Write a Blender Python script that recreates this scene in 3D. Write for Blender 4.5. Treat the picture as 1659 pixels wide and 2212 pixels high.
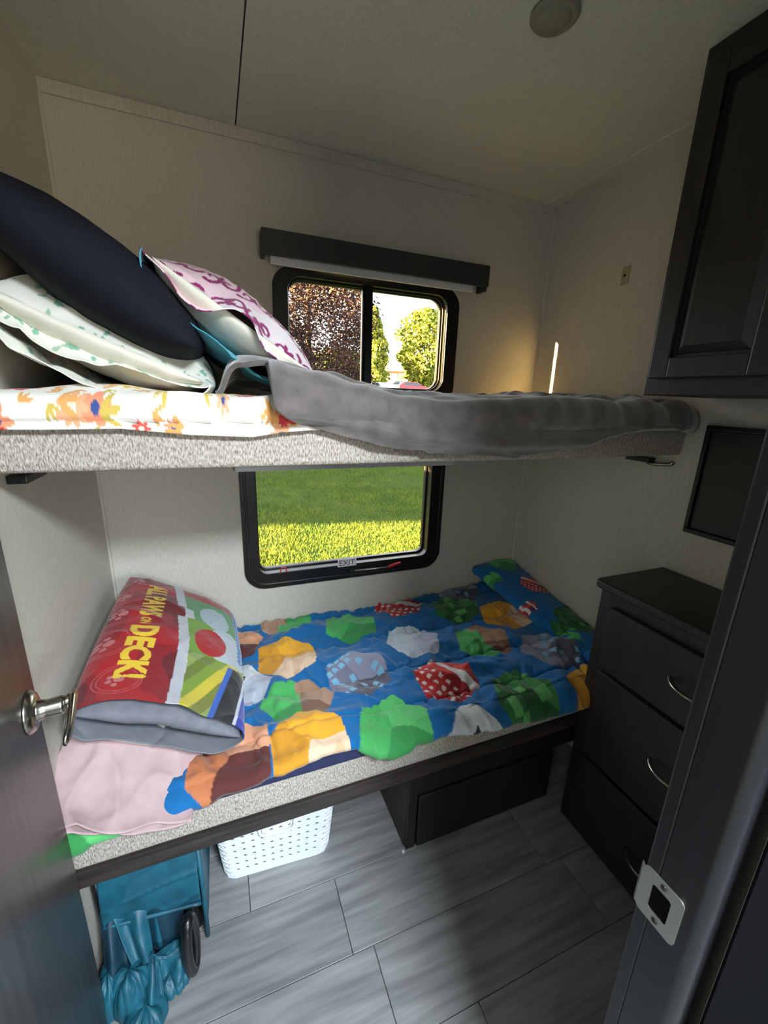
import bpy, bmesh, math, random
import numpy as np
from mathutils import Vector, Matrix

# ------------------------------------------------------------------ scene, camera, light
for o in list(bpy.data.objects):
    bpy.data.objects.remove(o, do_unlink=True)
scene = bpy.context.scene
COL = scene.collection
W, H = 1.578, 2.03                      # room: x 0..W, back wall at y=0, ceiling at H

cam_d = bpy.data.cameras.new('camera')
cam = bpy.data.objects.new('camera', cam_d)
COL.objects.link(cam)
cam_d.sensor_fit = 'HORIZONTAL'
cam_d.sensor_width = 36.0
cam_d.lens = 36.0 * 899.5 / 1659.0
cam_d.clip_start = 0.01
cam_d.clip_end = 500
yaw, pit, rol = math.radians(21.957), math.radians(15.51), math.radians(1.96)
fw = Vector((math.sin(yaw)*math.cos(pit), math.cos(yaw)*math.cos(pit), -math.sin(pit)))
rt = Vector((math.cos(yaw), -math.sin(yaw), 0))
up = rt.cross(fw)
r2 = rt*math.cos(rol) + up*math.sin(rol)
u2 = -rt*math.sin(rol) + up*math.cos(rol)
M = Matrix((r2, u2, -fw)).transposed().to_4x4()
M.translation = Vector((0.3417, -1.4519, 1.3272))
cam.matrix_world = M
scene.camera = cam

world = bpy.data.worlds.new('World')
scene.world = world
world.use_nodes = True
bg = world.node_tree.nodes['Background']
bg.inputs[0].default_value = (0.93, 0.97, 1.0, 1)
bg.inputs[1].default_value = 2.2

sun_d = bpy.data.lights.new('sun', 'SUN')
sun_d.energy = 130.0
sun_d.angle = math.radians(0.6)
sun_d.color = (1.0, 0.66, 0.24)
sun = bpy.data.objects.new('sun', sun_d)
COL.objects.link(sun)
SUN_DIR = Vector((1.0, -0.185, -0.165)).normalized()
sun.rotation_euler = SUN_DIR.to_track_quat('-Z', 'Y').to_euler()

def area(name, loc, target, sx, sy, energy, color):
    l = bpy.data.lights.new(name, 'AREA'); l.shape = 'RECTANGLE'; l.size = sx; l.size_y = sy
    l.energy = energy; l.color = color
    o = bpy.data.objects.new(name, l); COL.objects.link(o); o.location = loc
    o.rotation_euler = (Vector(target)-Vector(loc)).to_track_quat('-Z', 'Y').to_euler()
    return o
# area lamps added behind the camera: an unseen roof vent, and the end window
# (lamps for cool sky above, warm sunlit ground below)
area('added_vent_lamp', (.74,-2.10,2.015), (.74,-1.9,0), .40, .36, 36.0, (.82,.92,1.0))
area('corridor_sky', (1.5,-5.6,2.5), (1.2,-3.4,1.3), 3.0, 2.0, 310.0, (.70,.86,1.0))
area('corridor_sunlit_ground', (1.5,-5.6,.62), (1.2,-3.4,1.1), 3.0, 1.1, 34.0, (1.0,.76,.42))

vs = scene.view_settings
vs.view_transform = 'Standard'
vs.look = 'None'
vs.exposure = 1.3
vs.gamma = 1.0
vs.use_curve_mapping = False

# ------------------------------------------------------------------ helpers
rng = np.random.default_rng(7)
random.seed(7)

def lin(c):
    out = []
    for v in c[:3]:
        v = v/255.0
        out.append(v/12.92 if v <= .04045 else ((v+.055)/1.055)**2.4)
    return tuple(out)

def mat(name, rgb=(128,128,128), rough=.5, metal=0., var=.0, scale=30., stretch=(1,1,1), rgb2=None,
        bump=0., bscale=None, bstretch=None, detail=4., attr=False, spec=.5, sheen=0., coat=0., emit=None):
    m = bpy.data.materials.new(name)
    m.use_nodes = True
    nt = m.node_tree; N = nt.nodes; L = nt.links
    b = N['Principled BSDF']
    b.inputs['Roughness'].default_value = rough
    b.inputs['Metallic'].default_value = metal
    b.inputs['Specular IOR Level'].default_value = spec
    if sheen:
        b.inputs['Sheen Weight'].default_value = sheen
        b.inputs['Sheen Roughness'].default_value = .5
    if coat: b.inputs['Coat Weight'].default_value = coat
    col = lin(rgb)
    tc = N.new('ShaderNodeTexCoord')
    def noise(sc, st, det=4.):
        mp = N.new('ShaderNodeMapping'); mp.inputs['Scale'].default_value = st
        L.new(tc.outputs['Object'], mp.inputs[0])
        n = N.new('ShaderNodeTexNoise'); n.inputs['Scale'].default_value = sc; n.inputs['Detail'].default_value = det
        L.new(mp.outputs[0], n.inputs['Vector'])
        return n.outputs['Fac']
    if attr:
        a = N.new('ShaderNodeVertexColor'); a.layer_name = 'Col'
        L.new(a.outputs['Color'], b.inputs['Base Color'])
    elif rgb2 is not None or var:
        c1 = col
        c2 = lin(rgb2) if rgb2 is not None else tuple(min(1, c*(1-var)) for c in col)
        r = N.new('ShaderNodeValToRGB')
        r.color_ramp.elements[0].position = .32; r.color_ramp.elements[1].position = .68
        r.color_ramp.elements[0].color = (*c2, 1); r.color_ramp.elements[1].color = (*c1, 1)
        L.new(noise(scale, stretch, detail), r.inputs[0])
        L.new(r.outputs[0], b.inputs['Base Color'])
    else:
        # a faint procedural mottling on every plain colour
        r = N.new('ShaderNodeValToRGB')
        r.color_ramp.elements[0].color = (*[c*.94 for c in col], 1); r.color_ramp.elements[1].color = (*col, 1)
        L.new(noise(scale, stretch), r.inputs[0]); L.new(r.outputs[0], b.inputs['Base Color'])
    if bump:
        bn = N.new('ShaderNodeBump'); bn.inputs['Strength'].default_value = bump; bn.inputs['Distance'].default_value = .004
        L.new(noise(bscale or scale, bstretch or stretch), bn.inputs['Height'])
        L.new(bn.outputs[0], b.inputs['Normal'])
    if emit:
        b.inputs['Emission Color'].default_value = (*lin(emit[0]), 1); b.inputs['Emission Strength'].default_value = emit[1]
    return m

def glass_mat(name, tint=(1,1,1), k=.06):
    m = bpy.data.materials.new(name); m.use_nodes = True
    nt = m.node_tree; N = nt.nodes; L = nt.links
    N.remove(N['Principled BSDF'])
    t = N.new('ShaderNodeBsdfTransparent'); t.inputs[0].default_value = (*tint, 1)
    g = N.new('ShaderNodeBsdfGlossy'); g.inputs['Roughness'].default_value = .02
    f = N.new('ShaderNodeFresnel'); f.inputs[0].default_value = 1.35
    n = N.new('ShaderNodeTexNoise'); n.inputs['Scale'].default_value = 3
    mu = N.new('ShaderNodeMath'); mu.operation = 'MULTIPLY'; mu.inputs[1].default_value = .8
    L.new(f.outputs[0], mu.inputs[0])
    x = N.new('ShaderNodeMixShader')
    L.new(mu.outputs[0], x.inputs[0]); L.new(t.outputs[0], x.inputs[1]); L.new(g.outputs[0], x.inputs[2])
    L.new(x.outputs[0], N['Material Output'].inputs[0])
    return m

def tag(o, label=None, cat=None, group=None, kind=None):
    if label: o['label'] = label
    if cat: o['category'] = cat
    if group: o['group'] = group
    if kind: o['kind'] = kind
    return o

def empty(name, loc=(0,0,0), rz=0.):
    o = bpy.data.objects.new(name, None); COL.objects.link(o)
    o.location = loc; o.rotation_euler = (0,0,rz); o.empty_display_size = .05
    return o

def link(name, me, m=None, parent=None, smooth=False):
    o = bpy.data.objects.new(name, me); COL.objects.link(o)
    if m is not None:
        if not me.materials: me.materials.append(m)
    if parent: o.parent = parent
    if smooth:
        for p in me.polygons: p.use_smooth = True
    return o

def mesh(name, verts, faces, m=None, parent=None, smooth=False):
    me = bpy.data.meshes.new(name)
    me.from_pydata([tuple(map(float, v)) for v in verts], [], [tuple(map(int, f)) for f in faces])
    me.update()
    return link(name, me, m, parent, smooth)

def fix_normals(o):
    bm = bmesh.new(); bm.from_mesh(o.data)
    bmesh.ops.recalc_face_normals(bm, faces=bm.faces[:]); bm.to_mesh(o.data); bm.free()
    return o

def boxes(name, lst, m, parent=None, bevel=0., seg=2, smooth=False):
    """one mesh out of a list of boxes (x0,x1,y0,y1,z0,z1)"""
    bm = bmesh.new()
    for (x0,x1,y0,y1,z0,z1) in lst:
        r = bmesh.ops.create_cube(bm, size=1)
        bmesh.ops.scale(bm, vec=(x1-x0, y1-y0, z1-z0), verts=r['verts'])
        bmesh.ops.translate(bm, vec=((x0+x1)/2, (y0+y1)/2, (z0+z1)/2), verts=r['verts'])
    if bevel:
        bmesh.ops.bevel(bm, geom=bm.edges[:], offset=bevel, segments=seg, affect='EDGES', profile=.6)
    me = bpy.data.meshes.new(name); bm.to_mesh(me); bm.free()
    o = link(name, me, m, parent, smooth)
    return o

def box(name, b, m, parent=None, bevel=0., seg=2):
    return boxes(name, [b], m, parent, bevel, seg)

def tube(name, pts, rad, m, parent=None, n=12, closed=False, sx=1., rads=None):
    """swept tube through a list of points"""
    P = [Vector(p) for p in pts]; K = len(P); verts = []; faces = []
    prev = None
    for i in range(K):
        if closed: t = (P[(i+1) % K]-P[i-1]).normalized()
        else: t = (P[min(i+1,K-1)]-P[max(i-1,0)]).normalized()
        if prev is None:
            a = Vector((0,0,1)) if abs(t.z) < .9 else Vector((1,0,0))
            prev = t.cross(a).normalized()
        nn = (prev - t*prev.dot(t)).normalized(); prev = nn
        bb = t.cross(nn)
        r = rads[i] if rads else rad
        for k in range(n):
            a = 2*math.pi*k/n
            verts.append(P[i] + nn*math.cos(a)*r*sx + bb*math.sin(a)*r)
    for i in range(K if closed else K-1):
        j = (i+1) % K
        for k in range(n):
            l = (k+1) % n
            faces.append((i*n+k, i*n+l, j*n+l, j*n+k))
    if not closed:
        faces.append(tuple(range(n))[::-1]); faces.append(tuple((K-1)*n+k for k in range(n)))
    return fix_normals(mesh(name, verts, faces, m, parent, True))

def lathe(name, prof, m, parent=None, n=32, axis='Z', loc=(0,0,0)):
    """prof: list of (radius, height)"""
    verts = []; faces = []
    for (r, h) in prof:
        for k in range(n):
            a = 2*math.pi*k/n
            c, s = r*math.cos(a), r*math.sin(a)
            v = {'Z': (c,s,h), 'X': (h,c,s), 'Y': (c,h,s)}[axis]
            verts.append((v[0]+loc[0], v[1]+loc[1], v[2]+loc[2]))
    for i in range(len(prof)-1):
        for k in range(n):
            l = (k+1) % n
            faces.append((i*n+k, i*n+l, (i+1)*n+l, (i+1)*n+k))
    faces.append(tuple(range(n))); faces.append(tuple((len(prof)-1)*n+k for k in range(n)))
    return fix_normals(mesh(name, verts, faces, m, parent, True))

def extrude_poly(name, poly, axis, d0, d1, m, parent=None, bevel=0.):
    """poly in the 2 remaining axes, extruded along axis"""
    def v(p, d):
        return {'X': (d,p[0],p[1]), 'Y': (p[0],d,p[1]), 'Z': (p[0],p[1],d)}[axis]
    n = len(poly)
    verts = [v(p,d0) for p in poly] + [v(p,d1) for p in poly]
    faces = [tuple(range(n)), tuple(range(2*n-1, n-1, -1))] + [(i, (i+1)%n, n+(i+1)%n, n+i) for i in range(n)]
    o = fix_normals(mesh(name, verts, faces, m, parent))
    if bevel:
        bm = bmesh.new(); bm.from_mesh(o.data)
        bmesh.ops.bevel(bm, geom=bm.edges[:], offset=bevel, segments=2, affect='EDGES'); bm.to_mesh(o.data); bm.free()
    return o

def rrect(x0,x1,z0,z1,r,n=8):
    pts = []
    for (cx,cz,a0) in ((x1-r,z1-r,0),(x0+r,z1-r,90),(x0+r,z0+r,180),(x1-r,z0+r,270)):
        for k in range(n+1):
            a = math.radians(a0+90*k/n); pts.append((cx+r*math.cos(a), cz+r*math.sin(a)))
    return pts

def ring(name, outer, inner, y0, y1, m, parent=None, bev=.002):
    """flat ring between two rounded rectangles (x,z), from y0 to y1"""
    n = len(outer); verts = []; faces = []
    for (lst, y) in ((outer,y0),(inner,y0),(outer,y1),(inner,y1)):
        verts += [(p[0], y, p[1]) for p in lst]
    for i in range(n):
        j = (i+1)%n
        faces += [(i,j,n+j,n+i), (2*n+i,3*n+i,3*n+j,2*n+j), (i,2*n+i,2*n+j,j), (n+i,n+j,3*n+j,3*n+i)]
    o = fix_normals(mesh(name, verts, faces, m, parent))
    if bev:
        md = o.modifiers.new('bevel','BEVEL'); md.width = bev; md.segments = 2; md.limit_method = 'ANGLE'; md.angle_limit = math.radians(50)
    return o

def smooth01(x):
    x = np.clip(x, 0, 1); return x*x*(3-2*x)

def vnoise(x, y, seed=0):
    """value noise 2-D in -1..1"""
    x = np.asarray(x, float); y = np.asarray(y, float)
    xi = np.floor(x).astype(np.int64); yi = np.floor(y).astype(np.int64)
    fx = x-xi; fy = y-yi
    fx = fx*fx*fx*(fx*(fx*6-15)+10); fy = fy*fy*fy*(fy*(fy*6-15)+10)
    def h(a, b):
        n = (a*374761393 + b*668265263 + seed*1442695041) & 0xffffffff
        n = ((n ^ (n >> 13))*1274126177) & 0xffffffff
        n = n ^ (n >> 16)
        return (n & 0xffff)/32767.5 - 1
    return (h(xi,yi)*(1-fx)+h(xi+1,yi)*fx)*(1-fy) + (h(xi,yi+1)*(1-fx)+h(xi+1,yi+1)*fx)*fy

def fbm(x, y, seed=0, oct=3):
    s = 0; a = 1; t = 0
    for k in range(oct):
        s = s + a*vnoise(x*2**k, y*2**k, seed+k*17); t += a; a *= .5
    return s/t

def ridge(x, y, seed=0):
    """thin fold crests 0..1"""
    return (1-np.abs(vnoise(x, y, seed)))**3

def set_col(o, cols):
    """per vertex colours (linear)"""
    me = o.data
    a = me.color_attributes.new('Col', 'FLOAT_COLOR', 'POINT')
    c = np.ones((len(me.vertices), 4), np.float32); c[:, :3] = cols
    a.data.foreach_set('color', c.ravel())

def grid_faces(nu, nv, off=0):
    i, j = np.meshgrid(np.arange(nu-1), np.arange(nv-1), indexing='ij')
    a = i*nv+j+off
    return np.stack([a, a+nv, a+nv+1, a+1], -1).reshape(-1, 4)

def npmesh(name, V, F, m=None, parent=None, smooth=True):
    me = bpy.data.meshes.new(name)
    V = np.asarray(V, np.float32); F = np.asarray(F, np.int32)
    me.vertices.add(len(V)); me.vertices.foreach_set('co', V.ravel())
    k = F.shape[1]
    me.loops.add(F.size); me.loops.foreach_set('vertex_index', F.ravel())
    me.polygons.add(len(F)); me.polygons.foreach_set('loop_start', np.arange(0, F.size, k, dtype=np.int32))
    me.polygons.foreach_set('loop_total', np.full(len(F), k, np.int32))
    me.update(calc_edges=True); me.validate()
    o = link(name, me, m, parent, False)
    if smooth: me.polygons.foreach_set('use_smooth', np.ones(len(F), bool))
    return o

def solid(o, t, off=-1.):
    md = o.modifiers.new('thickness', 'SOLIDIFY'); md.thickness = t; md.offset = off
    return o

def text_tris(body, size=1., bold=0.):
    """triangles (n,3,2) of a line of lettering, with its bounds"""
    cu = bpy.data.curves.new('lettering', 'FONT'); cu.body = body; cu.size = size; cu.offset = bold
    cu.resolution_u = 3
    o = bpy.data.objects.new('lettering', cu); COL.objects.link(o)
    me = o.to_mesh(); me.calc_loop_triangles()
    v = np.array([x.co[:2] for x in me.vertices]); t = np.array([x.vertices[:] for x in me.loop_triangles])
    T = v[t]
    o.to_mesh_clear(); bpy.data.objects.remove(o); bpy.data.curves.remove(cu)
    return T, v.min(0), v.max(0)

def in_tris(T, x, y):
    m = np.zeros(x.shape, bool)
    for a, b, c in T:
        lo = np.minimum(np.minimum(a,b),c); hi = np.maximum(np.maximum(a,b),c)
        q = (x >= lo[0]) & (x <= hi[0]) & (y >= lo[1]) & (y <= hi[1]) & ~m
        if not q.any(): continue
        px, py = x[q], y[q]
        d1 = (px-b[0])*(a[1]-b[1])-(a[0]-b[0])*(py-b[1])
        d2 = (px-c[0])*(b[1]-c[1])-(b[0]-c[0])*(py-c[1])
        d3 = (px-a[0])*(c[1]-a[1])-(c[0]-a[0])*(py-a[1])
        ok = ~(((d1<0)|(d2<0)|(d3<0)) & ((d1>0)|(d2>0)|(d3>0)))
        m[q] = ok
    return m

def text_mesh(name, body, size, m, parent, mtx, bold=0., depth=.0006):
    T, lo, hi = text_tris(body, size, bold)
    T = T - (lo+hi)/2
    verts = []; faces = []
    for tri in T:
        k = len(verts); verts += [(p[0], p[1], 0) for p in tri]; faces.append((k,k+1,k+2))
    o = mesh(name, verts, faces, m, parent)
    o.matrix_local = mtx
    md = o.modifiers.new('thickness','SOLIDIFY'); md.thickness = depth; md.offset = 1
    return o

# ------------------------------------------------------------------ materials
m_wall = mat('linen_wall', (203,199,187), rough=.7, rgb2=(186,181,168), scale=420, stretch=(1,1,.10), bump=.12, bscale=420)
m_ceil = mat('ceiling_vinyl', (220,222,206), rough=.8, rgb2=(206,208,193), scale=160, bump=.2, bscale=260)
m_trim = mat('beige_trim', (196,190,174), rough=.5)
m_dark = mat('espresso_wood', (44,38,36), rough=.42, rgb2=(30,26,25), scale=9, stretch=(9,9,.5), bump=.05, bscale=40)
m_dark2 = mat('espresso_side', (62,53,49), rough=.5, rgb2=(34,29,27), scale=9, stretch=(.6,9,9))
m_black = mat('black_frame', (16,16,17), rough=.35)
m_matte = mat('black_matte', (12,12,13), rough=.9, spec=.05)
m_black2 = mat('black_gasket', (34,33,31), rough=.3)
m_rail = mat('bronze_rail', (92,86,74), rough=.28, metal=.7)
m_glass = glass_mat('window_glass')
m_chrome = mat('brushed_nickel', (178,172,160), rough=.25, metal=1.)
m_steel = mat('strike_steel', (190,188,184), rough=.38, metal=.9)
m_whitebar = mat('blind_white', (222,224,224), rough=.4)
m_valance = mat('valance_vinyl', (46,48,50), rough=.5, bump=.1, bscale=300)
m_door = mat('door_laminate', (74,68,65), rough=.33, rgb2=(55,50,49), scale=7, stretch=(14,14,.35), bump=.04, bscale=60)
m_tweed = mat('mattress_tweed', (208,200,188), rough=.9, rgb2=(126,116,104), scale=430, stretch=(1,1,.30), bump=.6, bscale=480, detail=2.)
m_floor = mat('grey_plank_vinyl', (150,150,150), rough=.38, rgb2=(112,112,113), scale=3.2, stretch=(1.2,14,1), bump=.06, bscale=30, bstretch=(1,8,1), detail=7.)
m_sub = mat('floor_joint', (58,58,58), rough=.8)
m_cloth = mat('printed_cloth', rough=.85, attr=True, bump=.12, bscale=700, spec=.25, sheen=.2)
m_white = mat('white_plastic', (232,236,240), rough=.35)
m_grey_blanket = mat('grey_plush', (112,104,102), rough=.95, rgb2=(88,82,81), scale=30, bump=.25, bscale=420, sheen=.7, spec=.1)
m_navy = mat('navy_cotton', (22,25,34), rough=.9, bump=.15, bscale=600, spec=.2)
m_navysheet = mat('navy_sheet', (32,36,72), rough=.9)
m_offwhite = mat('pillow_white', (222,217,202), rough=.9, bump=.2, bscale=60)
m_greycot = mat('grey_cotton', (118,120,128), rough=.9, rgb2=(104,106,114), scale=40, bump=.15, bscale=500)
m_pink = mat('pink_cotton', (188,160,160), rough=.9, rgb2=(178,150,152), scale=30, bump=.12, bscale=500)
m_teal = mat('teal_nylon', (24,92,110), rough=.5, rgb2=(18,72,90), scale=25, bump=.3, bscale=25)
m_tealdk = mat('teal_nylon_lining', (12,50,66), rough=.55)
m_blackpl = mat('black_plastic', (18,18,20), rough=.3)
m_red = mat('red_plastic', (206,40,44), rough=.4)
m_lens = mat('lamp_lens', (138,137,122), rough=.45)
m_ivory = mat('ivory_plastic', (168,158,118), rough=.5)
m_panel = mat('black_panel', (30,30,33), rough=.45)
m_pthread = mat('white_label', (205,205,205), rough=.6)
m_exit = mat('exit_print', (96,28,52), rough=.6)

# ------------------------------------------------------------------ room shell
def wall_cells(name, axis, pos0, pos1, us, zs, holes, m):
    lst = []
    for i in range(len(us)-1):
        for k in range(len(zs)-1):
            uc, zc = (us[i]+us[i+1])/2, (zs[k]+zs[k+1])/2
            if any(h[0] < uc < h[1] and h[2] < zc < h[3] for h in holes): continue
            b = (us[i],us[i+1],pos0,pos1,zs[k],zs[k+1]) if axis == 'Y' else (pos0,pos1,us[i],us[i+1],zs[k],zs[k+1])
            lst.append(b)
    o = boxes(name, lst, m)
    bm = bmesh.new(); bm.from_mesh(o.data); bmesh.ops.remove_doubles(bm, verts=bm.verts[:], dist=1e-5)
    # drop the hidden faces between neighbouring cells
    seen = {}
    for f in bm.faces: seen.setdefault(tuple(sorted(v.index for v in f.verts)), []).append(f)
    dup = [f for l in seen.values() if len(l) > 1 for f in l]
    bmesh.ops.delete(bm, geom=dup, context='FACES_ONLY'); bm.to_mesh(o.data); bm.free()
    return tag(o, kind='structure')

UW = (0.576, 1.141, 1.352, 1.678)       # upper window opening
LW = (0.450, 1.120, 0.696, 1.092)       # lower window opening
g = .012
wb = wall_cells('wall_back', 'Y', 0, .05,
    [-.12, LW[0]-g, UW[0]-g, LW[1]+g, UW[1]+g, 2.6], [-.12, LW[2]-g, LW[3]+g, UW[2]-g, UW[3]+g, 2.15],
    [(UW[0]-g,UW[1]+g,UW[2]-g,UW[3]+g), (LW[0]-g,LW[1]+g,LW[2]-g,LW[3]+g)], m_wall)
tag(wb, 'back wall covered in pale linen-look panelling with two windows')
tag(box('wall_left', (-.06, 0, -3.5, .0, -.1, 2.1), m_wall), 'left side wall in pale linen-look panelling', kind='structure')
tag(box('wall_right', (W, W+.06, -1.25, .0, -.1, 2.1), m_wall), 'right side wall in pale linen-look panelling', kind='structure')
DZ = 1.80                                # doorway head height
JX0, JX1 = .06, .746                     # doorway
wf = wall_cells('wall_front', 'Y', -1.325, -1.25, [0, JX0, JX1+.05, 2.6], [-.1, DZ, 2.1], [(JX0,JX1+.05,-.2,DZ)], m_wall)
tag(wf, 'partition wall with the doorway the camera looks through')
# corridor behind the camera
wh = wall_cells('wall_corridor_end', 'Y', -3.45, -3.40, [-.06, .80, 1.80, 2.6], [-.1, .76, 1.54, 2.1], [(.80,1.80,.76,1.54)], m_dark2)
tag(wh, 'corridor end wall with a window opening')
tag(box('wall_corridor_right', (2.5, 2.56, -3.45, -1.25, -.1, 2.1), m_dark2), 'corridor side wall', kind='structure')
tag(box('window_pane_corridor', (.80,1.80,-3.43,-3.425,.76,1.54), m_glass), 'corridor window pane', kind='structure').name = 'window_3'

rv = tag(empty('added_roof_vent', (.74,-2.10,H)), 'unseen white vent frame added around the corridor ceiling lamp', 'roof vent')  # unseen vent, added for the lamp it surrounds
ch0 = [(-.24,.24,-.22,-.19),(-.24,.24,.19,.22),(-.24,-.21,-.19,.19),(.21,.24,-.19,.19)]
for (a,b_,c,d_) in ch0: box('vent_frame', (a,b_,c,d_,-.022,-.0005), mat('vent_white',(225,225,222),rough=.5), rv, bevel=.002)
# ceiling: two vinyl panels with an open joint between them
ceil = tag(box('ceiling', (-.06, 2.56, -3.45, .05, H+.006, H+.06), m_sub), 'off-white vinyl ceiling with one panel seam', kind='structure')
XS = .4466
for (a,b_) in ((-.0, XS-.0018), (XS+.0018, 2.5)):
    box('ceiling_panel', (a, b_, -3.40, 0, H, H+.007), m_ceil, ceil)
tag(box('trim_1', (0, W, -.006, 0, H-.030, H-.0005), m_wall, bevel=.0015), 'thin flat strip where back wall meets ceiling', kind='structure')
tag(box('trim_2', (W-.055, W, -.70, 0, H-.004, H-.0002), m_ceil, bevel=.001), 'flat strip along the ceiling beside right wall', kind='structure')
def quarter(name, x, sgn, z0, z1, label):
    r = .007
    pts = [(x, 0)] + [(x+sgn*r*math.cos(a), -r*math.sin(a)) for a in np.linspace(0, math.pi/2, 7)]
    return tag(extrude_poly(name, pts, 'Z', z0, z1, m_trim), label, kind='structure')
quarter('trim_3', 0, 1, .30, H-.03, 'narrow bead in the back left corner')
quarter('trim_4', W, -1, .30, H-.03, 'narrow bead in the back right corner')

# floor of separate vinyl planks
floor = tag(box('floor', (-.06, 2.56, -3.45, .05, -.08, -.0045), m_sub), 'grey wood-look vinyl plank floor', kind='structure')
ROWH = .1792
rows = []
y = -.6118 + 4*ROWH
k = 0
offs = [.10, .45, .21, .338, .5666, .02, .81, .28, .62, .12, .50, .33, .75, .2, .55, .05, .4]
row = 0
PL = .60
cache = {}
while y > -2.2:
    y1 = min(y, 0); y0 = y-ROWH
    if y1 > y0+.01:
        off = offs[row % len(offs)]
        x = off - PL*math.ceil(off/PL)
        while x < W+.02 if y0 > -1.26 else x < 2.5:
            xa, xb = max(x, 0), min(x+PL, W if y0 > -1.26 else 2.5)
            if xb - xa > .02:
                key = (round(xb-xa,4), round(y1-y0,4))
                if key not in cache:
                    oo = box('floor_plank', (-(xb-xa)/2+.0008, (xb-xa)/2-.0008, -(y1-y0)/2+.0008, (y1-y0)/2-.0008, -.006, 0), m_floor, floor, bevel=.0008, seg=1)
                    cache[key] = oo.data
                else:
                    oo = bpy.data.objects.new('floor_plank', cache[key]); COL.objects.link(oo); oo.parent = floor
                oo.location = ((xa+xb)/2, (y0+y1)/2, 0)
            x += PL
    y -= ROWH; row += 1
box('floor_remainder', (0, 2.5, -3.4, y, -.006, 0), m_floor, floor)
# give every plank its own tone: random by object
nt = m_floor.node_tree
inf = nt.nodes.new('ShaderNodeObjectInfo'); hs = nt.nodes.new('ShaderNodeHueSaturation')
mr = nt.nodes.new('ShaderNodeMapRange'); mr.inputs[3].default_value = .84; mr.inputs[4].default_value = 1.12
b = nt.nodes['Principled BSDF']; src = b.inputs['Base Color'].links[0].from_socket
nt.links.new(inf.outputs['Random'], mr.inputs[0]); nt.links.new(mr.outputs[0], hs.inputs['Value'])
nt.links.new(src, hs.inputs['Color']); nt.links.new(hs.outputs[0], b.inputs['Base Color'])
# shift the grain for each plank
mp = [n for n in nt.nodes if n.type == 'MAPPING'][0]
cm = nt.nodes.new('ShaderNodeCombineXYZ'); mm = nt.nodes.new('ShaderNodeMath'); mm.operation = 'MULTIPLY'; mm.inputs[1].default_value = 37.
nt.links.new(inf.outputs['Random'], mm.inputs[0]); nt.links.new(mm.outputs[0], cm.inputs[0]); nt.links.new(mm.outputs[0], cm.inputs[1])
nt.links.new(cm.outputs[0], mp.inputs['Location'])

# ------------------------------------------------------------------ windows
w1 = tag(empty('window_1', (0,0,0)), 'upper sliding window in a black rounded frame', kind='structure')
ro = rrect(.530, 1.190, 1.308, 1.704, .062); ri = rrect(*UW, .045)
ring('window_frame', ro, ri, -.012, .004, m_black, w1)
ring('frame_reveal', rrect(UW[0]-.010,UW[1]+.010,UW[2]-.010,UW[3]+.010,.05), rrect(UW[0]-.001,UW[1]+.001,UW[2]-.001,UW[3]+.001,.045), .003, .040, m_rail, w1)
ring('frame_reveal', rrect(UW[0]-.006,UW[1]+.006,UW[2]-.006,UW[3]+.006,.048), rrect(UW[0]+.006,UW[1]-.006,UW[2]+.006,UW[3]-.006,.042), .012, .018, m_black2, w1)
ring('frame_reveal', rrect(UW[0]-.006,UW[1]+.006,UW[2]-.006,UW[3]+.006,.048), rrect(UW[0]+.007,UW[1]-.007,UW[2]+.007,UW[3]-.007,.042), .030, .046, m_black, w1)
box('window_mullion', (.828,.860,-.004,.029,UW[2],UW[3]), m_black, w1, bevel=.003)
box('mullion_lip', (.825,.832,-.009,.006,UW[2]+.004,UW[3]-.004), m_matte, w1, bevel=.002)
box('window_pane', (UW[0]+.002,.830,.020,.023,UW[2]+.002,UW[3]-.002), m_glass, w1)
box('window_pane', (.858,UW[1]-.002,.034,.037,UW[2]+.002,UW[3]-.002), m_glass, w1)

w2 = tag(empty('window_2', (0,0,0)), 'lower emergency exit window in a black rounded frame', kind='structure')
ring('window_frame', rrect(.400,1.180,.638,1.150,.072), rrect(*LW,.03), -.012, .004, m_black, w2)
ring('frame_reveal', rrect(LW[0]-.010,LW[1]+.010,LW[2]-.010,LW[3]+.010,.035), rrect(LW[0]-.001,LW[1]+.001,LW[2]-.001,LW[3]+.001,.03), .003, .040, m_black2, w2)
ring('frame_reveal', rrect(LW[0]-.006,LW[1]+.006,LW[2]-.006,LW[3]+.006,.034), rrect(LW[0]+.006,LW[1]-.006,LW[2]+.006,LW[3]-.006,.026), .026, .046, m_black, w2)
ring('frame_bead', rrect(.412,1.168,.650,1.138,.066), rrect(.420,1.160,.658,1.130,.06), -.016, -.010, m_black2, w2)
box('window_pane', (LW[0]+.002,LW[1]-.002,.032,.035,LW[2]+.002,LW[3]-.002), m_glass, w2)
for (sx, sz) in ((.412,1.02),(.413,.90),(.416,.78),(.60,.652),(.80,.650),(1.08,.656)):
    lathe('frame_screw', [(.0005,-.0135),(.004,-.0135),(.004,-.010)], m_black2, w2, 10, 'Y', (sx,0,sz))
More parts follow.
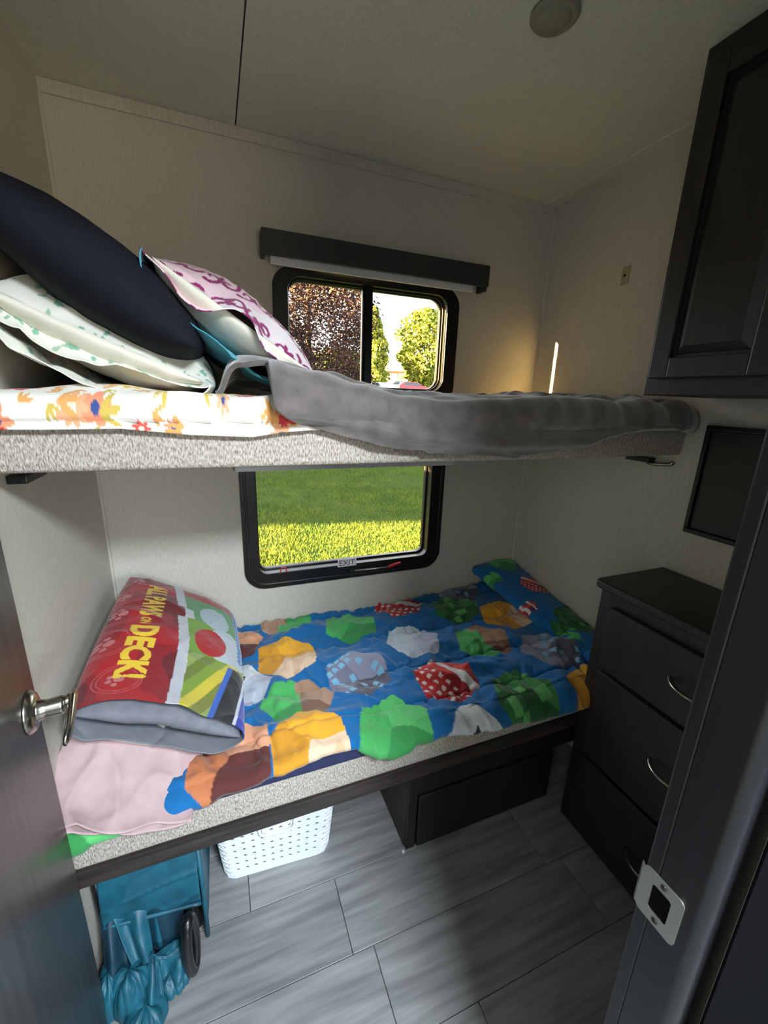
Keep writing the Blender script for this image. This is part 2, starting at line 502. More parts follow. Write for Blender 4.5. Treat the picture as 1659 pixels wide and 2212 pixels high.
# exit sticker and release lever
lab = tag(box('exit_label', (.737,.811,-.018,-.0165,.691,.722), m_pthread, w2), 'white EXIT sticker on the glass edge')
text_mesh('exit_lettering', 'EXIT', .031, m_exit, lab, Matrix.Translation((.774,-.0185,.7065)) @ Matrix.Rotation(math.pi/2,4,'X'))
tube('release_lever', [(.800,-.022,.671),(.90,-.030,.671),(.945,-.030,.672)], .0035, m_chrome, w2, 8)
tube('release_grip', [(.940,-.030,.672),(.962,-.030,.678),(.995,-.026,.682)], .0055, m_red, w2, 8)
box('lever_bracket', (.782,.802,-.026,-.010,.664,.678), m_black2, w2, bevel=.002)
tube('red_pull_tab', [(.520,-.016,.692),(.527,-.018,.716),(.540,-.018,.716),(.547,-.016,.692)], .0022, m_red, w2, 8)

# upper window valance with white blind bar
v1 = tag(empty('window_valance', (.885,0,1.74)), 'dark valance board with white blind bar above upper window', 'valance')
def ch(o, p):
    o.parent = p; o.matrix_parent_inverse = p.matrix_basis.inverted(); return o
ch(box('fascia_board', (.498,1.272,-.062,-.050,1.712,1.779), m_valance, None, bevel=.002), v1)
ch(box('end_cap', (.498,.510,-.0495,0,1.712,1.779), m_valance, None, bevel=.002), v1)
ch(box('end_cap', (1.260,1.272,-.0495,0,1.700,1.779), m_valance, None, bevel=.002), v1)
ch(tube('blind_roll', [(.512,-.026,1.748),(1.258,-.026,1.748)], .021, m_whitebar, None, 16), v1)
ch(boxes('hem_bar', [(.523,1.225,-.036,-.026,1.694,1.724)], m_whitebar, None, bevel=.003), v1)
v2 = tag(empty('roller_blind', (.80,0,1.10)), 'pale blind bar under the upper bunk above lower window', 'blind')
ch(box('hem_bar', (.388,1.205,-.034,-.016,1.074,1.092), m_whitebar, None, bevel=.004), v2)
ch(box('blind_cloth', (.395,1.198,-.027,-.024,1.09,1.165), m_whitebar, None), v2)

# ------------------------------------------------------------------ doorway, door, strike plate
R = .014
prof = [(JX1,-1.2655),(JX1,-1.300)]
prof += [(JX1+R-R*math.cos(a), -1.300-R*math.sin(a)) for a in np.linspace(0, math.pi/2, 12)[1:]]
prof += [(JX1+.0505,-1.314),(JX1+.0505,-1.2655)]
m_jamb = mat('jamb_espresso', (27,27,31), rough=.34, rgb2=(21,21,24), scale=8, stretch=(9,9,.4))
jm = tag(extrude_poly('trim_5', prof, 'Z', 0, DZ, m_jamb), 'dark rounded door jamb at the right edge', kind='structure')
for p in jm.data.polygons: p.use_smooth = False
md = jm.modifiers.new('sm','EDGE_SPLIT'); md.split_angle = math.radians(20)
for p in jm.data.polygons: p.use_smooth = True
tag(box('trim_6', (JX0-.03,JX0+.0,-1.328,-1.2655,0,DZ), m_jamb, bevel=.003), 'dark hinge-side door jamb', kind='structure')
tag(box('trim_7', (JX0-.03,JX1+.11,-1.328,-1.2655,DZ,DZ+.03), m_jamb, bevel=.003), 'dark door head trim', kind='structure')
tag(box('trim_8', (JX1+.0,JX1+.05,-1.2650,-1.2505,0,DZ), m_jamb, bevel=.002), 'dark door stop strip on the jamb', kind='structure')

tag(box('trim_9', (JX1+.0145,JX1+.75,-1.3275,-1.3252,0,2.0), mat('casing_black', (11,11,14), rough=.95, spec=.02)), 'black facing on the corridor side of the partition', kind='structure')
sp = tag(empty('strike_plate', (JX1,-1.27,.81)), 'steel strike plate screwed to the dark door jamb', 'strike plate')
outer = rrect(-1.293,-1.250,.786,.848,.006,4); inner = rrect(-1.282,-1.262,.801,.834,.003,4)
n = len(outer); vv = []; ff = []
for (lst, x) in ((outer,JX1-.0022),(inner,JX1-.0022),(outer,JX1-.0004),(inner,JX1-.0004)):
    vv += [(x,p[0],p[1]) for p in lst]
for i in range(n):
    j = (i+1) % n
    ff += [(i,j,n+j,n+i),(2*n+i,3*n+i,3*n+j,2*n+j),(i,2*n+i,2*n+j,j),(n+i,n+j,3*n+j,3*n+i)]
pl = fix_normals(mesh('plate', vv, ff, m_steel)); ch(pl, sp)
ch(box('latch_hole_shade', (JX1-.0012,JX1-.0006,-1.2815,-1.2625,.8015,.8335), m_matte, None), sp)  # flat black sheet stands for the shade inside the latch hole
ch(extrude_poly('tongue', [(JX1-.0022,-1.2505),(JX1-.0020,-1.2485),(JX1+.0012,-1.2455),(JX1+.0022,-1.2462),(JX1-.0006,-1.2495),(JX1-.0006,-1.2505)], 'Z', .790, .844, m_steel), sp)
for zz in (.793,.8415):
    ch(lathe('screw', [(.0004,-.0032),(.0026,-.0032),(.0038,-.0020)], m_black2, None, 12, 'X', (JX1,-1.272,zz)), sp)

hinge = Vector((.100,-1.262,0)); latch = Vector((.034,-.706,0))
d = latch-hinge; DL = d.length; ang = math.atan2(d.y, d.x)
dr = tag(empty('door_1', hinge, ang), 'open dark laminate door with a lever handle against left wall', kind='structure')
box('door_leaf', (.004, DL, -.000, .030, .012, DZ-.01), m_door, dr, bevel=.002)
def dloc(x, off, z):      # x along door, off from the visible face into the room
    return (x, -off, z)
HX = DL-.048; HZ = .836
hs_ = lathe('handle_rosette', [(.001,-.012),(.020,-.0125),(.029,-.009),(.033,-.003),(.034,0)], m_chrome, dr, 40, 'Y', (HX,0,HZ))
lathe('handle_neck', [(.0005,-.046),(.0135,-.046),(.0145,-.042),(.0135,-.024),(.016,-.014),(.019,-.011)], m_chrome, hs_, 32, 'Y', (HX,0,HZ))
pts = [(HX+.011,-.0575,HZ+.007),(HX-.004,-.058,HZ+.006),(HX-.03,-.0585,HZ+.001),(HX-.055,-.0585,HZ-.006),(HX-.072,-.057,HZ-.011),(HX-.080,-.055,HZ-.014)]
tube('handle_lever', pts, .01, m_chrome, hs_, 14, sx=.5, rads=[.0105,.0125,.012,.011,.0095,.005])
tube('handle_spindle', [(HX,-.044,HZ+.003),(HX,-.0565,HZ+.0045)], .0105, m_chrome, hs_, 20)
lathe('handle_screw', [(.0004,-.0105),(.0025,-.0105),(.003,-.008)], m_black, hs_, 8, 'Y', (HX+.004,0,HZ-.026))

# ------------------------------------------------------------------ fixtures on walls and ceiling
pk = tag(empty('ceiling_light', (.985,-.628,H)), 'small round puck light on the ceiling', 'ceiling light')
lathe('rim', [(.030,-.0005),(.045,-.0005),(.045,-.006),(.041,-.010),(.036,-.010)], m_lens, pk, 40)
lathe('lens', [(.0005,-.014),(.018,-.0135),(.030,-.011),(.036,-.006),(.036,-.002)], m_lens, pk, 40)

tp = tag(empty('wall_plate', (W,-.36,1.72)), 'small ivory cover plate on the upper right wall', 'wall plate')
box('plate', (-.0045,-.0003,-.013,.013,-.026,.026), m_ivory, tp, bevel=.002)
lathe('button', [(.0005,-.0065),(.004,-.0065),(.005,-.0045)], m_black2, tp, 12, 'X')

pn = tag(empty('wall_panel', (W,-.95,1.13)), 'flat black framed panel hung on right wall above dresser', 'panel')
ch(box('panel_board', (W-.014,W-.0005,-1.195,-.727,.999,1.268), m_panel, None, bevel=.002), pn)
for bb in ((W-.022,W-.0005,-1.21,-.715,.985,.9985),(W-.022,W-.0005,-1.21,-.715,1.2685,1.282),(W-.022,W-.0005,-.7265,-.715,.9988,1.2682),(W-.022,W-.0005,-1.21,-1.1955,.9988,1.2682)):
    ch(box('panel_frame', bb, m_black, None, bevel=.003), pn)

# ------------------------------------------------------------------ wall cabinet, dresser, bed base
cb = tag(empty('wall_cabinet', (1.326,-.97,1.35)), 'dark wooden wall cabinet with raised-panel doors over the dresser', 'cabinet')
XC = 1.326
ch(boxes('cabinet_body', [(XC,W-.001,-1.248,-.691,1.351,H-.001)], m_dark, None, bevel=.0025), cb)
def raised_door(name, par, xf, y0, y1, z0, z1, st, m):
    """door on a face looking to -x: frame of four members, sunk field and raised centre"""
    t = .018
    dd = boxes(name, [(xf-t,xf-.0003,y0,y0+st,z0,z1),(xf-t,xf-.0003,y1-st,y1,z0,z1),(xf-t,xf-.0003,y0+st,y1-st,z0,z0+st),(xf-t,xf-.0003,y0+st,y1-st,z1-st,z1)], m, None, bevel=.0028)
    ch(dd, par)
    f = .024
    def q(x, i): return [(x,y0+st+i,z0+st+i),(x,y1-st-i,z0+st+i),(x,y1-st-i,z1-st-i),(x,y0+st+i,z1-st-i)]
    vv = q(xf-.006,0)+q(xf-.006,.006)+q(xf-.016,f)+q(xf-.016,f+.001)
    ff = []
    for a in range(3):
        for i in range(4):
            j = (i+1)%4; ff.append((a*4+i,a*4+j,a*4+4+j,a*4+4+i))
    ff.append((12,13,14,15))
    pp = fix_normals(mesh('door_panel', vv, ff, m)); pp.parent = dd
    pp.matrix_parent_inverse = (dd.matrix_parent_inverse @ Matrix()).inverted() if False else Matrix()
    # shift: dd vertices are in world coordinates through the parent inverse, so the child can reuse it
    return dd
def set_panel_parent(dd):
    for c in dd.children: c.matrix_parent_inverse = Matrix()
for (a, b_) in ((-.957,-.708), (-1.215,-.963)):
    raised_door('cabinet_door', cb, XC, a, b_, 1.389, 1.995, .044, m_dark)

ds = tag(empty('dresser', (1.333,-.96,0)), 'dark wooden three-drawer dresser beside the lower bunk', 'dresser')
XD = 1.333
ch(box('dresser_body', (XD,W-.001,-1.248,-.675,0,.832), m_dark, None, bevel=.002), ds)
tp_ = extrude_poly('dresser_top', [(1.300,-1.248)] + [(1.300+.018-.018*math.cos(a), -.690+.018*math.sin(a)) for a in np.linspace(0,math.pi/2,8)] + [(W-.001,-.672),(W-.001,-1.248)], 'Z', .833, .857, m_dark)
md = tp_.modifiers.new('bevel','BEVEL'); md.width = .006; md.segments = 3; md.limit_method = 'ANGLE'
ch(tp_, ds)
def pull(par, yc, zc, xf, L=.115, dep=.028):
    pts = []
    for a in np.linspace(-1,1,17):
        pts.append((xf-.0005-dep*(1-abs(a)**2.6), yc+a*L/2, zc-.004*(1-a*a)))
    o = tube('drawer_pull', pts, .0042, m_chrome, None, 10, sx=1.35); o.parent = par
    return o
for (z0, z1, zh) in ((.600,.788,.700),(.302,.588,.458),(.022,.290,.150)):
    dw = box('drawer_front', (XD-.018,XD-.0005,-1.215,-.722,z0,z1), m_dark, None, bevel=.0045, seg=3); ch(dw, ds)
    pull(dw, -.968, zh, XD-.018)

# lower bunk base: rail, face panel with door, divider
bs = tag(empty('bed_cabinet', (.8,-.6,0)), 'dark wooden lower bunk base with front rail and access door', 'bed cabinet')
ch(box('front_rail', (.001,W-.001,-.660,-.634,.3285,.3715), m_dark2, None, bevel=.0015), bs)
ch(box('bunk_deck', (.001,W-.001,-.633,-.003,.352,.3715), m_dark2, None), bs)
ch(box('divider_board', (.787,.803,-.6,-.003,.001,.3515), m_dark2, None, bevel=.001), bs)
ch(boxes('face_frame', [(.789,.818,-.612,-.6005,.001,.3515),(.818,W-.001,-.612,-.6005,.205,.3515)], m_dark, None, bevel=.001), bs)
bd = box('access_door', (.822,1.325,-.619,-.6025,.006,.199), m_panel, None, bevel=.005, seg=3); ch(bd, bs)
tag(box('door_stop_bead', (.776,.783,-.620,-.612,.0005,.007), m_white, None, bevel=.002), 'tiny white bumper at the foot of divider board', 'bumper')

# ------------------------------------------------------------------ mattresses
def mattress(name, x0,x1,y0,y1,z0,z1,label):
    nx, ny, nz = 90, 40, 8
    o = box(name, (x0,x1,y0,y1,z0,z1), m_tweed, None, bevel=.012, seg=4)
    for p in o.data.polygons: p.use_smooth = True
    return tag(o, label, 'mattress')
um = mattress('upper_mattress', .003, W-.003, -.656, -.004, 1.1925, 1.293, 'oatmeal tweed mattress on the upper bunk')
lm = mattress('lower_mattress', .003, W-.003, -.656, -.004, .3725, .475, 'oatmeal tweed mattress on the lower bunk')
um.name = 'mattress'; lm.name = 'mattress'
for (o, lst) in ((um, [(.414,1.256)]), (lm, [(.33,.418)])):
    for (xx, zz) in lst:    # tufted stitch on the front
        tube('tuft_stitch', [(xx+.012*math.cos(a)*math.cos(3*a), -.6573, zz+.010*math.sin(a)) for a in np.linspace(0,6,22)], .0016, m_tweed, o, 6)
tag(box('bunk_platform', (.003,W-.003,-.500,-.004,1.1755,1.192), m_dark2, None, bevel=.001), 'dark board carrying the upper mattress', 'bunk platform')
for (x0,x1,ya,yb,lb) in ((.0005,.030,-.566,-.470,'dark bunk bracket under the left end of upper bunk'),(W-.030,W-.0005,-.580,-.500,'dark bunk bracket under the right end of upper bunk')):
    br = tag(empty('bunk_bracket', ((x0+x1)/2,(ya+yb)/2,1.165)), lb, 'bracket')
    ch(box('bracket_block', (x0,x1,ya,yb,1.160,1.175), m_black, None, bevel=.002), br)
    xm = (x0+x1)/2; yy = yb if x0 < .5 else ya
    sg = 1 if x0 < .5 else -1
    ch(tube('bracket_rod', [(xm,yy-sg*.012,1.160),(xm,yy+sg*.012,1.158),(xm,yy+sg*.055,1.163),(xm,yy+sg*.065,1.170)], .006, m_chrome, None, 10), br)

# ------------------------------------------------------------------ cloth prints
def srgb_arr(c): return np.array(lin(c))

def paint(cols, mask, c):
    cols[mask] = srgb_arr(c) if max(c) > 1.01 else np.array(c)

def hex_d(px, py, rot):
    c, s = math.cos(rot), math.sin(rot)
    x = px*c+py*s; y = -px*s+py*c
    ax, ay = np.abs(x), np.abs(y)
    return np.maximum(ax*.8660+ay*.5, ay), x, y

BLUE = (16,104,166)
GRN = ((96,196,112),(78,178,96),(60,150,80)); DGR = ((66,138,74),(50,118,62),(40,98,52)); BRN = ((176,138,112),(152,114,90),(126,92,74))
RED = ((214,62,54),(192,44,44),(160,32,38)); YEL = ((236,172,50),(214,150,44),(238,204,172)); GRY = ((150,150,172),(128,128,150),(92,92,108))
PAL = ((206,220,230),(196,208,222),(184,190,212)); WHT = ((222,226,230),(210,214,222),(190,196,210)); ORG = ((226,160,124),(200,122,80),(96,48,44))
def block_patch(cols, X, Y, cx, cy, R, rot, kind, seed):
    d, lx, ly = hex_d(X-cx, Y-cy, rot)
    inside = d < R*.866
    if not inside.any(): return
    ang = np.mod(np.arctan2(ly, lx), 2*math.pi)
    sec = np.floor(np.mod(ang+math.pi/6, 2*math.pi)/(2*math.pi/3)).astype(int) % 3
    pal = {'g':GRN,'d':DGR,'b':GRN,'r':RED,'y':YEL,'s':GRY,'p':PAL,'w':WHT,'o':ORG}[kind]
    for k in range(3):
        paint(cols, inside & (sec == k), pal[k])
    cell = R*.24
    gi = np.floor(lx/cell).astype(int); gj = np.floor(ly/cell).astype(int)
    rnd = (np.sin(gi*12.9898+gj*78.233+seed*3.7)*43758.5453) % 1
    if kind == 'b':                        # two-tone: green with a ragged brown side
        edge = lx > .05*R + .22*R*(((np.sin(gj*91.7+seed)*4375.5) % 1)-.3)
        for k in range(3): paint(cols, inside & edge & (sec == k), BRN[k])
    elif kind == 'r':                      # pale checks and a pale band
        fx = np.mod(lx/cell,1); fy = np.mod(ly/cell,1)
        paint(cols, inside & (lx < -.05*R) & (fx > .28) & (fx < .74) & (fy > .28) & (fy < .74), (238,214,210))
        paint(cols, inside & (lx > .22*R) & (lx < .5*R), (226,224,224))
    elif kind == 's':
        fx = np.mod(lx/cell,1); fy = np.mod(ly/cell,1)
        paint(cols, inside & (rnd > .62) & (fx > .15) & (fx < .85) & (fy > .15) & (fy < .85), (134,190,222))
    elif kind == 'd':
        paint(cols, inside & (rnd > .7), (40,92,48)); paint(cols, inside & (rnd < .16), (98,176,98))
    elif kind == 'w':
        paint(cols, inside & (np.abs(lx) < .5*R) & (np.mod(lx/(R*.34)+.25,1) < .5) & (ly > -.1*R) & (ly < .45*R), (40,40,46))
    elif kind == 'y':
        paint(cols, inside & (sec == 2) & (rnd > .8), (224,186,150))

PATCHES = [(.535,-.030,'b',2.6),(.755,-.135,'g',.3),(.985,-.050,'r',1.0),(1.192,-.150,'d',.2),(.930,-.297,'p',1.1),(.502,-.262,'y',.4),
           (.694,-.417,'s',.5),(1.164,-.385,'b',.2),(1.350,-.265,'y',1.2),(.940,-.520,'r',.5),(1.355,-.500,'s',.9),(.500,-.470,'b',.0),
           (.720,-.640,'g',.2),(1.134,-.646,'d',.1),(.925,-.735,'w',.5),(.500,-.625,'y',.6),(.318,-.600,'o',.5),(.340,-.130,'o',.2),(.345,-.360,'w',1.2),
           (.03,-.66,'g',.1),(.16,-.42,'d',.4),(.14,-.2,'r',.4),(1.28,-.02,'s',.3),(1.37,-.71,'y',.3)]

# ------------------------------------------------------------------ lower bunk bedding
# navy fitted sheet just showing past the comforter
NX, NY = 160, 30
xs = np.linspace(.006, W-.006, NX); ts = np.linspace(0, 1, NY)
X, T = np.meshgrid(xs, ts, indexing='ij')
Y = -.01 - T*.655; Z = .478 + .0*X
fr = smooth01((T-.955)/.045); Z = Z - .022*fr; Y = np.where(T > .955, -.6585-.001*fr, Y)
V = np.stack([X,Y,Z],-1).reshape(-1,3)
o = npmesh('bed_sheet', V, grid_faces(NX,NY), m_navysheet)
tag(o, 'navy blue sheet peeking out under the comforter on the lower bunk', 'bed sheet')

# comforter: arc coordinate s runs from the back wall over the front edge
hx = np.array([0,.10,.25,.30,.40,.46,.55,.61,.64,.66,.70,.77,.85,.97,1.07,1.20,1.33,1.56])
hd = np.array([.016,.014,.006,.000,-.004,-.012,-.015,-.012,.002,.014,.018,.012,.008,.018,.026,.033,.036,.038])
NX, NY = 560, 300
xs = np.linspace(.008, 1.560, NX); ts = np.linspace(0, 1, NY)
X, T = np.meshgrid(xs, ts, indexing='ij')
drape = np.interp(X, hx, hd) + .004*vnoise(X*30, X*0+3, 5)
FY = .668
S = T*(FY-.012+drape)                      # arc length from the back edge
onTop = np.minimum(S, FY-.012-.02); over = np.maximum(0, S-(FY-.012-.02))
Rr = .026
angf = np.minimum(over/Rr, math.pi/2); rest = np.maximum(0, over-Rr*math.pi/2)
Y = -.012 - onTop - Rr*np.sin(angf)
Zb = -Rr*(1-np.cos(angf)) - rest
Nz = np.cos(angf); Ny = -np.sin(angf)
YC = -.012 - S                             # print coordinate
seam_y = [-.045,-.232,-.425,-.575]
wob = .012*vnoise(X*5, X*0, 9)
dist = np.full(X.shape, 9.)
for sy in seam_y:
    sl = -.05*(X-.7)
    dist = np.minimum(dist, np.abs(YC-(sy+sl*.8+wob)))
puff = .020*(1-np.exp(-(dist/.05)**1.2))
crease = -.010*np.exp(-(dist/.005)**2)
pucker = .010*np.exp(-dist/.05)*vnoise(X*60+2*vnoise(YC*8,X*9,2), YC*10, 21)
wr = .010*fbm(X*6+1.5*vnoise(X*3,YC*3,4), YC*9, 31, 3) + .009*(ridge(X*5+YC*6, YC*3-X*2, 41)-.4) + .006*(ridge(X*11-YC*5, YC*7+X*2, 44)-.4) + .007*(ridge(X*16+YC*9, YC*13-X*5, 52)-.4) + .005*vnoise(X*24, YC*30, 51)
wr = wr*np.clip(.45+dist/.03,0,1)
endl = smooth01((X-1.30)/.2)*.025*smooth01((YC+.66)/.25)
backl = .020*np.exp(-((YC+.03)/.05)**2)*smooth01((X-1.0)/.35)
th = .014 + (puff+crease+pucker+wr)*np.where(over > 0, .75, 1.)
th = np.maximum(th, .004) + endl + backl
fin = np.clip((1-T)/.012, 0, 1); th = th*(.3+.7*np.sqrt(fin))
# a long soft fold near the front, as if the edge was pushed up
fold = .030*np.exp(-((YC+.575+.05*(X-.55))/.038)**2)*np.exp(-((X-.52)/.17)**2); th = th+fold
# edge lifts where it lies on the mattress
Y = Y + Ny*th; Z = .4785 + Zb + Nz*th
V = np.stack([X,Y,Z],-1).reshape(-1,3)
cols = np.tile(srgb_arr(BLUE), (X.size,1)).reshape(*X.shape,3)
for k,(cx,cy,kd,ro_) in enumerate(PATCHES):
    block_patch(cols, X+.003*vnoise(X*14,YC*14,k), YC+.003*vnoise(X*14+9,YC*14,k+50), cx, cy, .104, ro_, kd, k)
comf = npmesh('comforter', V, grid_faces(NX,NY), m_cloth)
set_col(comf, cols.reshape(-1,3)*.86)
tag(comf, 'bright blue comforter printed with coloured hexagon blocks on the lower bunk', 'comforter')
solid(comf, .006, -1)
# its turned-back end against the right wall
NX, NY = 90, 260
us = np.linspace(0,1,NX); vs_ = np.linspace(0,1,NY)
U, Vv = np.meshgrid(us, vs_, indexing='ij')
yy = -.008 - Vv*.600
xl = 1.392 + .075*smooth01(Vv*1.1) + .012*vnoise(Vv*7, Vv*0, 3)
xr = np.full_like(xl, W-.008)
cyc = U                                     # 0 = fold lip low, then over the top to the wall
prof_x = np.where(cyc < .3, -.020*np.sin(cyc/.3*math.pi), 0)
base = .530+.028*(1-Vv) ; top = np.interp(Vv, [0,.45,.8,1], [.612,.560,.528,.512])
zz = np.where(cyc < .3, top-.030 + .030*smooth01(cyc/.3), top)
xx = np.where(cyc < .3, xl+prof_x, xl+(xr-xl)*(cyc-.3)/.7)
zz = zz + np.where(cyc > .3, .010*np.sin((cyc-.3)/.7*math.pi), 0) + .006*fbm(xx*14, yy*14, 8) + .004*vnoise(yy*60, xx*20, 12)*(cyc < .45) + .004*(ridge(xx*9+yy*6, yy*10, 3)-.4)
V = np.stack([xx,yy,zz],-1).reshape(-1,3)
PX = np.where(cyc < .3, xl-.02+cyc*.15, xx); cols = np.tile(srgb_arr(BLUE), (U.size,1)).reshape(*U.shape,3)
for k,(cx,cy,kd,ro_,rr) in enumerate([(1.50,-.02,'g',.2,.075),(1.535,-.20,'r',.9,.062),(1.54,-.43,'d',.2,.085),(1.40,-.11,'g',.4,.035),(1.425,-.31,'r',.2,.03),(1.45,-.50,'g',.1,.04)]):
    block_patch(cols, PX, yy, cx, cy, rr, ro_, kd, k+60)
fl = npmesh('turned_back_end', V, grid_faces(NX,NY), m_cloth, comf); set_col(fl, cols.reshape(-1,3)); solid(fl, .008, -1)

# ------------------------------------------------------------------ pillows
def pillow(name, parent, m, a, b, Th, frame, ns=90, nt=140, open_end=False, t0=-1., t1=1., k=1., wrk=.006, seed=0, colf=None, droop=None, rimwave=0., sagf=None, etop=.82, ebot=.82, est=.1, pe=2.3, tdrop=0.):
    """frame: (origin, u, v, n). u across (low side +), v towards the viewer, n up. open_end leaves the +v end open"""
    O, Ua, Va, Na = [np.array(q, float) for q in frame]
    s = np.sin(np.linspace(-1,1,ns)*math.pi/2); t = np.linspace(t0,t1,nt)
    S_, T_ = np.meshgrid(s, t, indexing='ij')
    res = []
    for side in (1,-1):
        prof = np.power(np.clip(1-np.abs(S_)**pe,0,1), .55)
        if open_end:
            e = np.where(T_ < 0, np.power(np.clip(1-np.abs(T_)**3.2,0,1), .5), 1-(1-(etop if side > 0 else ebot))*smooth01((T_-est)/(1-est)))
        else:
            e = np.power(np.clip(1-np.abs(T_)**3.4,0,1), .5)
        h = side*Th*k*prof*e
        if tdrop and side > 0: h = h*(1-tdrop*smooth01((T_-est)/(1-est)))
        wn = wrk*(fbm(S_*a*14+side*3, T_*b*14, seed, 3) + 1.1*(ridge(S_*a*9+T_*b*5+side, T_*b*11-S_*a*4, seed+5)-.4))
        h = h + side*wn*np.power(np.abs(prof*e), .5)
        pu = a*k*S_*(1-.05*T_**2); pv = b*T_*(1+.0*S_)
        if open_end and rimwave:
            g_ = smooth01((T_-.55)/.45)
            h = h + g_*rimwave*vnoise(S_*2.3+seed, T_*.6+side*7, seed+2)*prof
            pv = pv + g_*rimwave*1.2*vnoise(S_*1.7+side*5, S_*0+seed, seed+9)*prof
        if sagf is not None: h = h + sagf(S_, T_)
        P = O + pu[...,None]*Ua + pv[...,None]*Va + h[...,None]*Na
        res.append((P.reshape(-1,3), S_.ravel(), T_.ravel(), side))
    V = np.concatenate([r[0] for r in res]); F1 = grid_faces(ns,nt); F2 = grid_faces(ns,nt,ns*nt)[:, ::-1]
    o = npmesh(name, V, np.concatenate([F1,F2]), m, parent)
    if colf is not None:
        set_col(o, np.concatenate([colf(r[1]*a, r[2]*b, r[3]) for r in res]))
    bm = bmesh.new(); bm.from_mesh(o.data); bmesh.ops.remove_doubles(bm, verts=bm.verts[:], dist=2e-5)
    bmesh.ops.recalc_face_normals(bm, faces=bm.faces[:]); bm.to_mesh(o.data); bm.free()
    for p in o.data.polygons: p.use_smooth = True
    return o

def frame_xz(x0, z0, x1, z1, y0, y1, lift=0.):
    """pillow frame from its left/right edges in the x-z plane and its y extent"""
    u = np.array([x1-x0, 0, z1-z0]); a = np.linalg.norm(u)/2; u = u/(2*a)
    nrm = np.array([-u[2], 0, u[0]])
    v = np.array([0, -1., 0])
    Oo = np.array([(x0+x1)/2, (y0+y1)/2, (z0+z1)/2]) + nrm*lift
    return (Oo, u, v, nrm), a, abs(y1-y0)/2

# pink pillow at the head of the lower bunk, its open case flopping over the mattress edge
fr_, a_, b_ = frame_xz(.012,.640,.268,.520,-.03,-.712)
pp = tag(empty('pillow', fr_[0]), 'pale pink pillow tucked against the left wall under the printed pillow', 'pillow', 'pillows on the lower bunk')
flop = lambda S_, T_: -.078*smooth01((T_-.42)/.58)*(1-.25*S_) + .010*(ridge(S_*1.6+T_*2, T_*3-S_*1.3, 6)-.4)*smooth01((T_-.3)/.4)
c_ = pillow('pillowcase', None, m_pink, a_, b_, .050, fr_, open_end=True, rimwave=.012, wrk=.012, seed=11, etop=.16, ebot=.15, est=.15, sagf=flop); ch(c_, pp); solid(c_, .002, -1)
fr2, a2, b2_ = frame_xz(.012,.655,.268,.528,-.04,-.600)
c_ = pillow('pillow_insert', None, m_offwhite, a2, b2_*.95, .038, fr2, k=.86, wrk=.004, seed=12); ch(c_, pp)

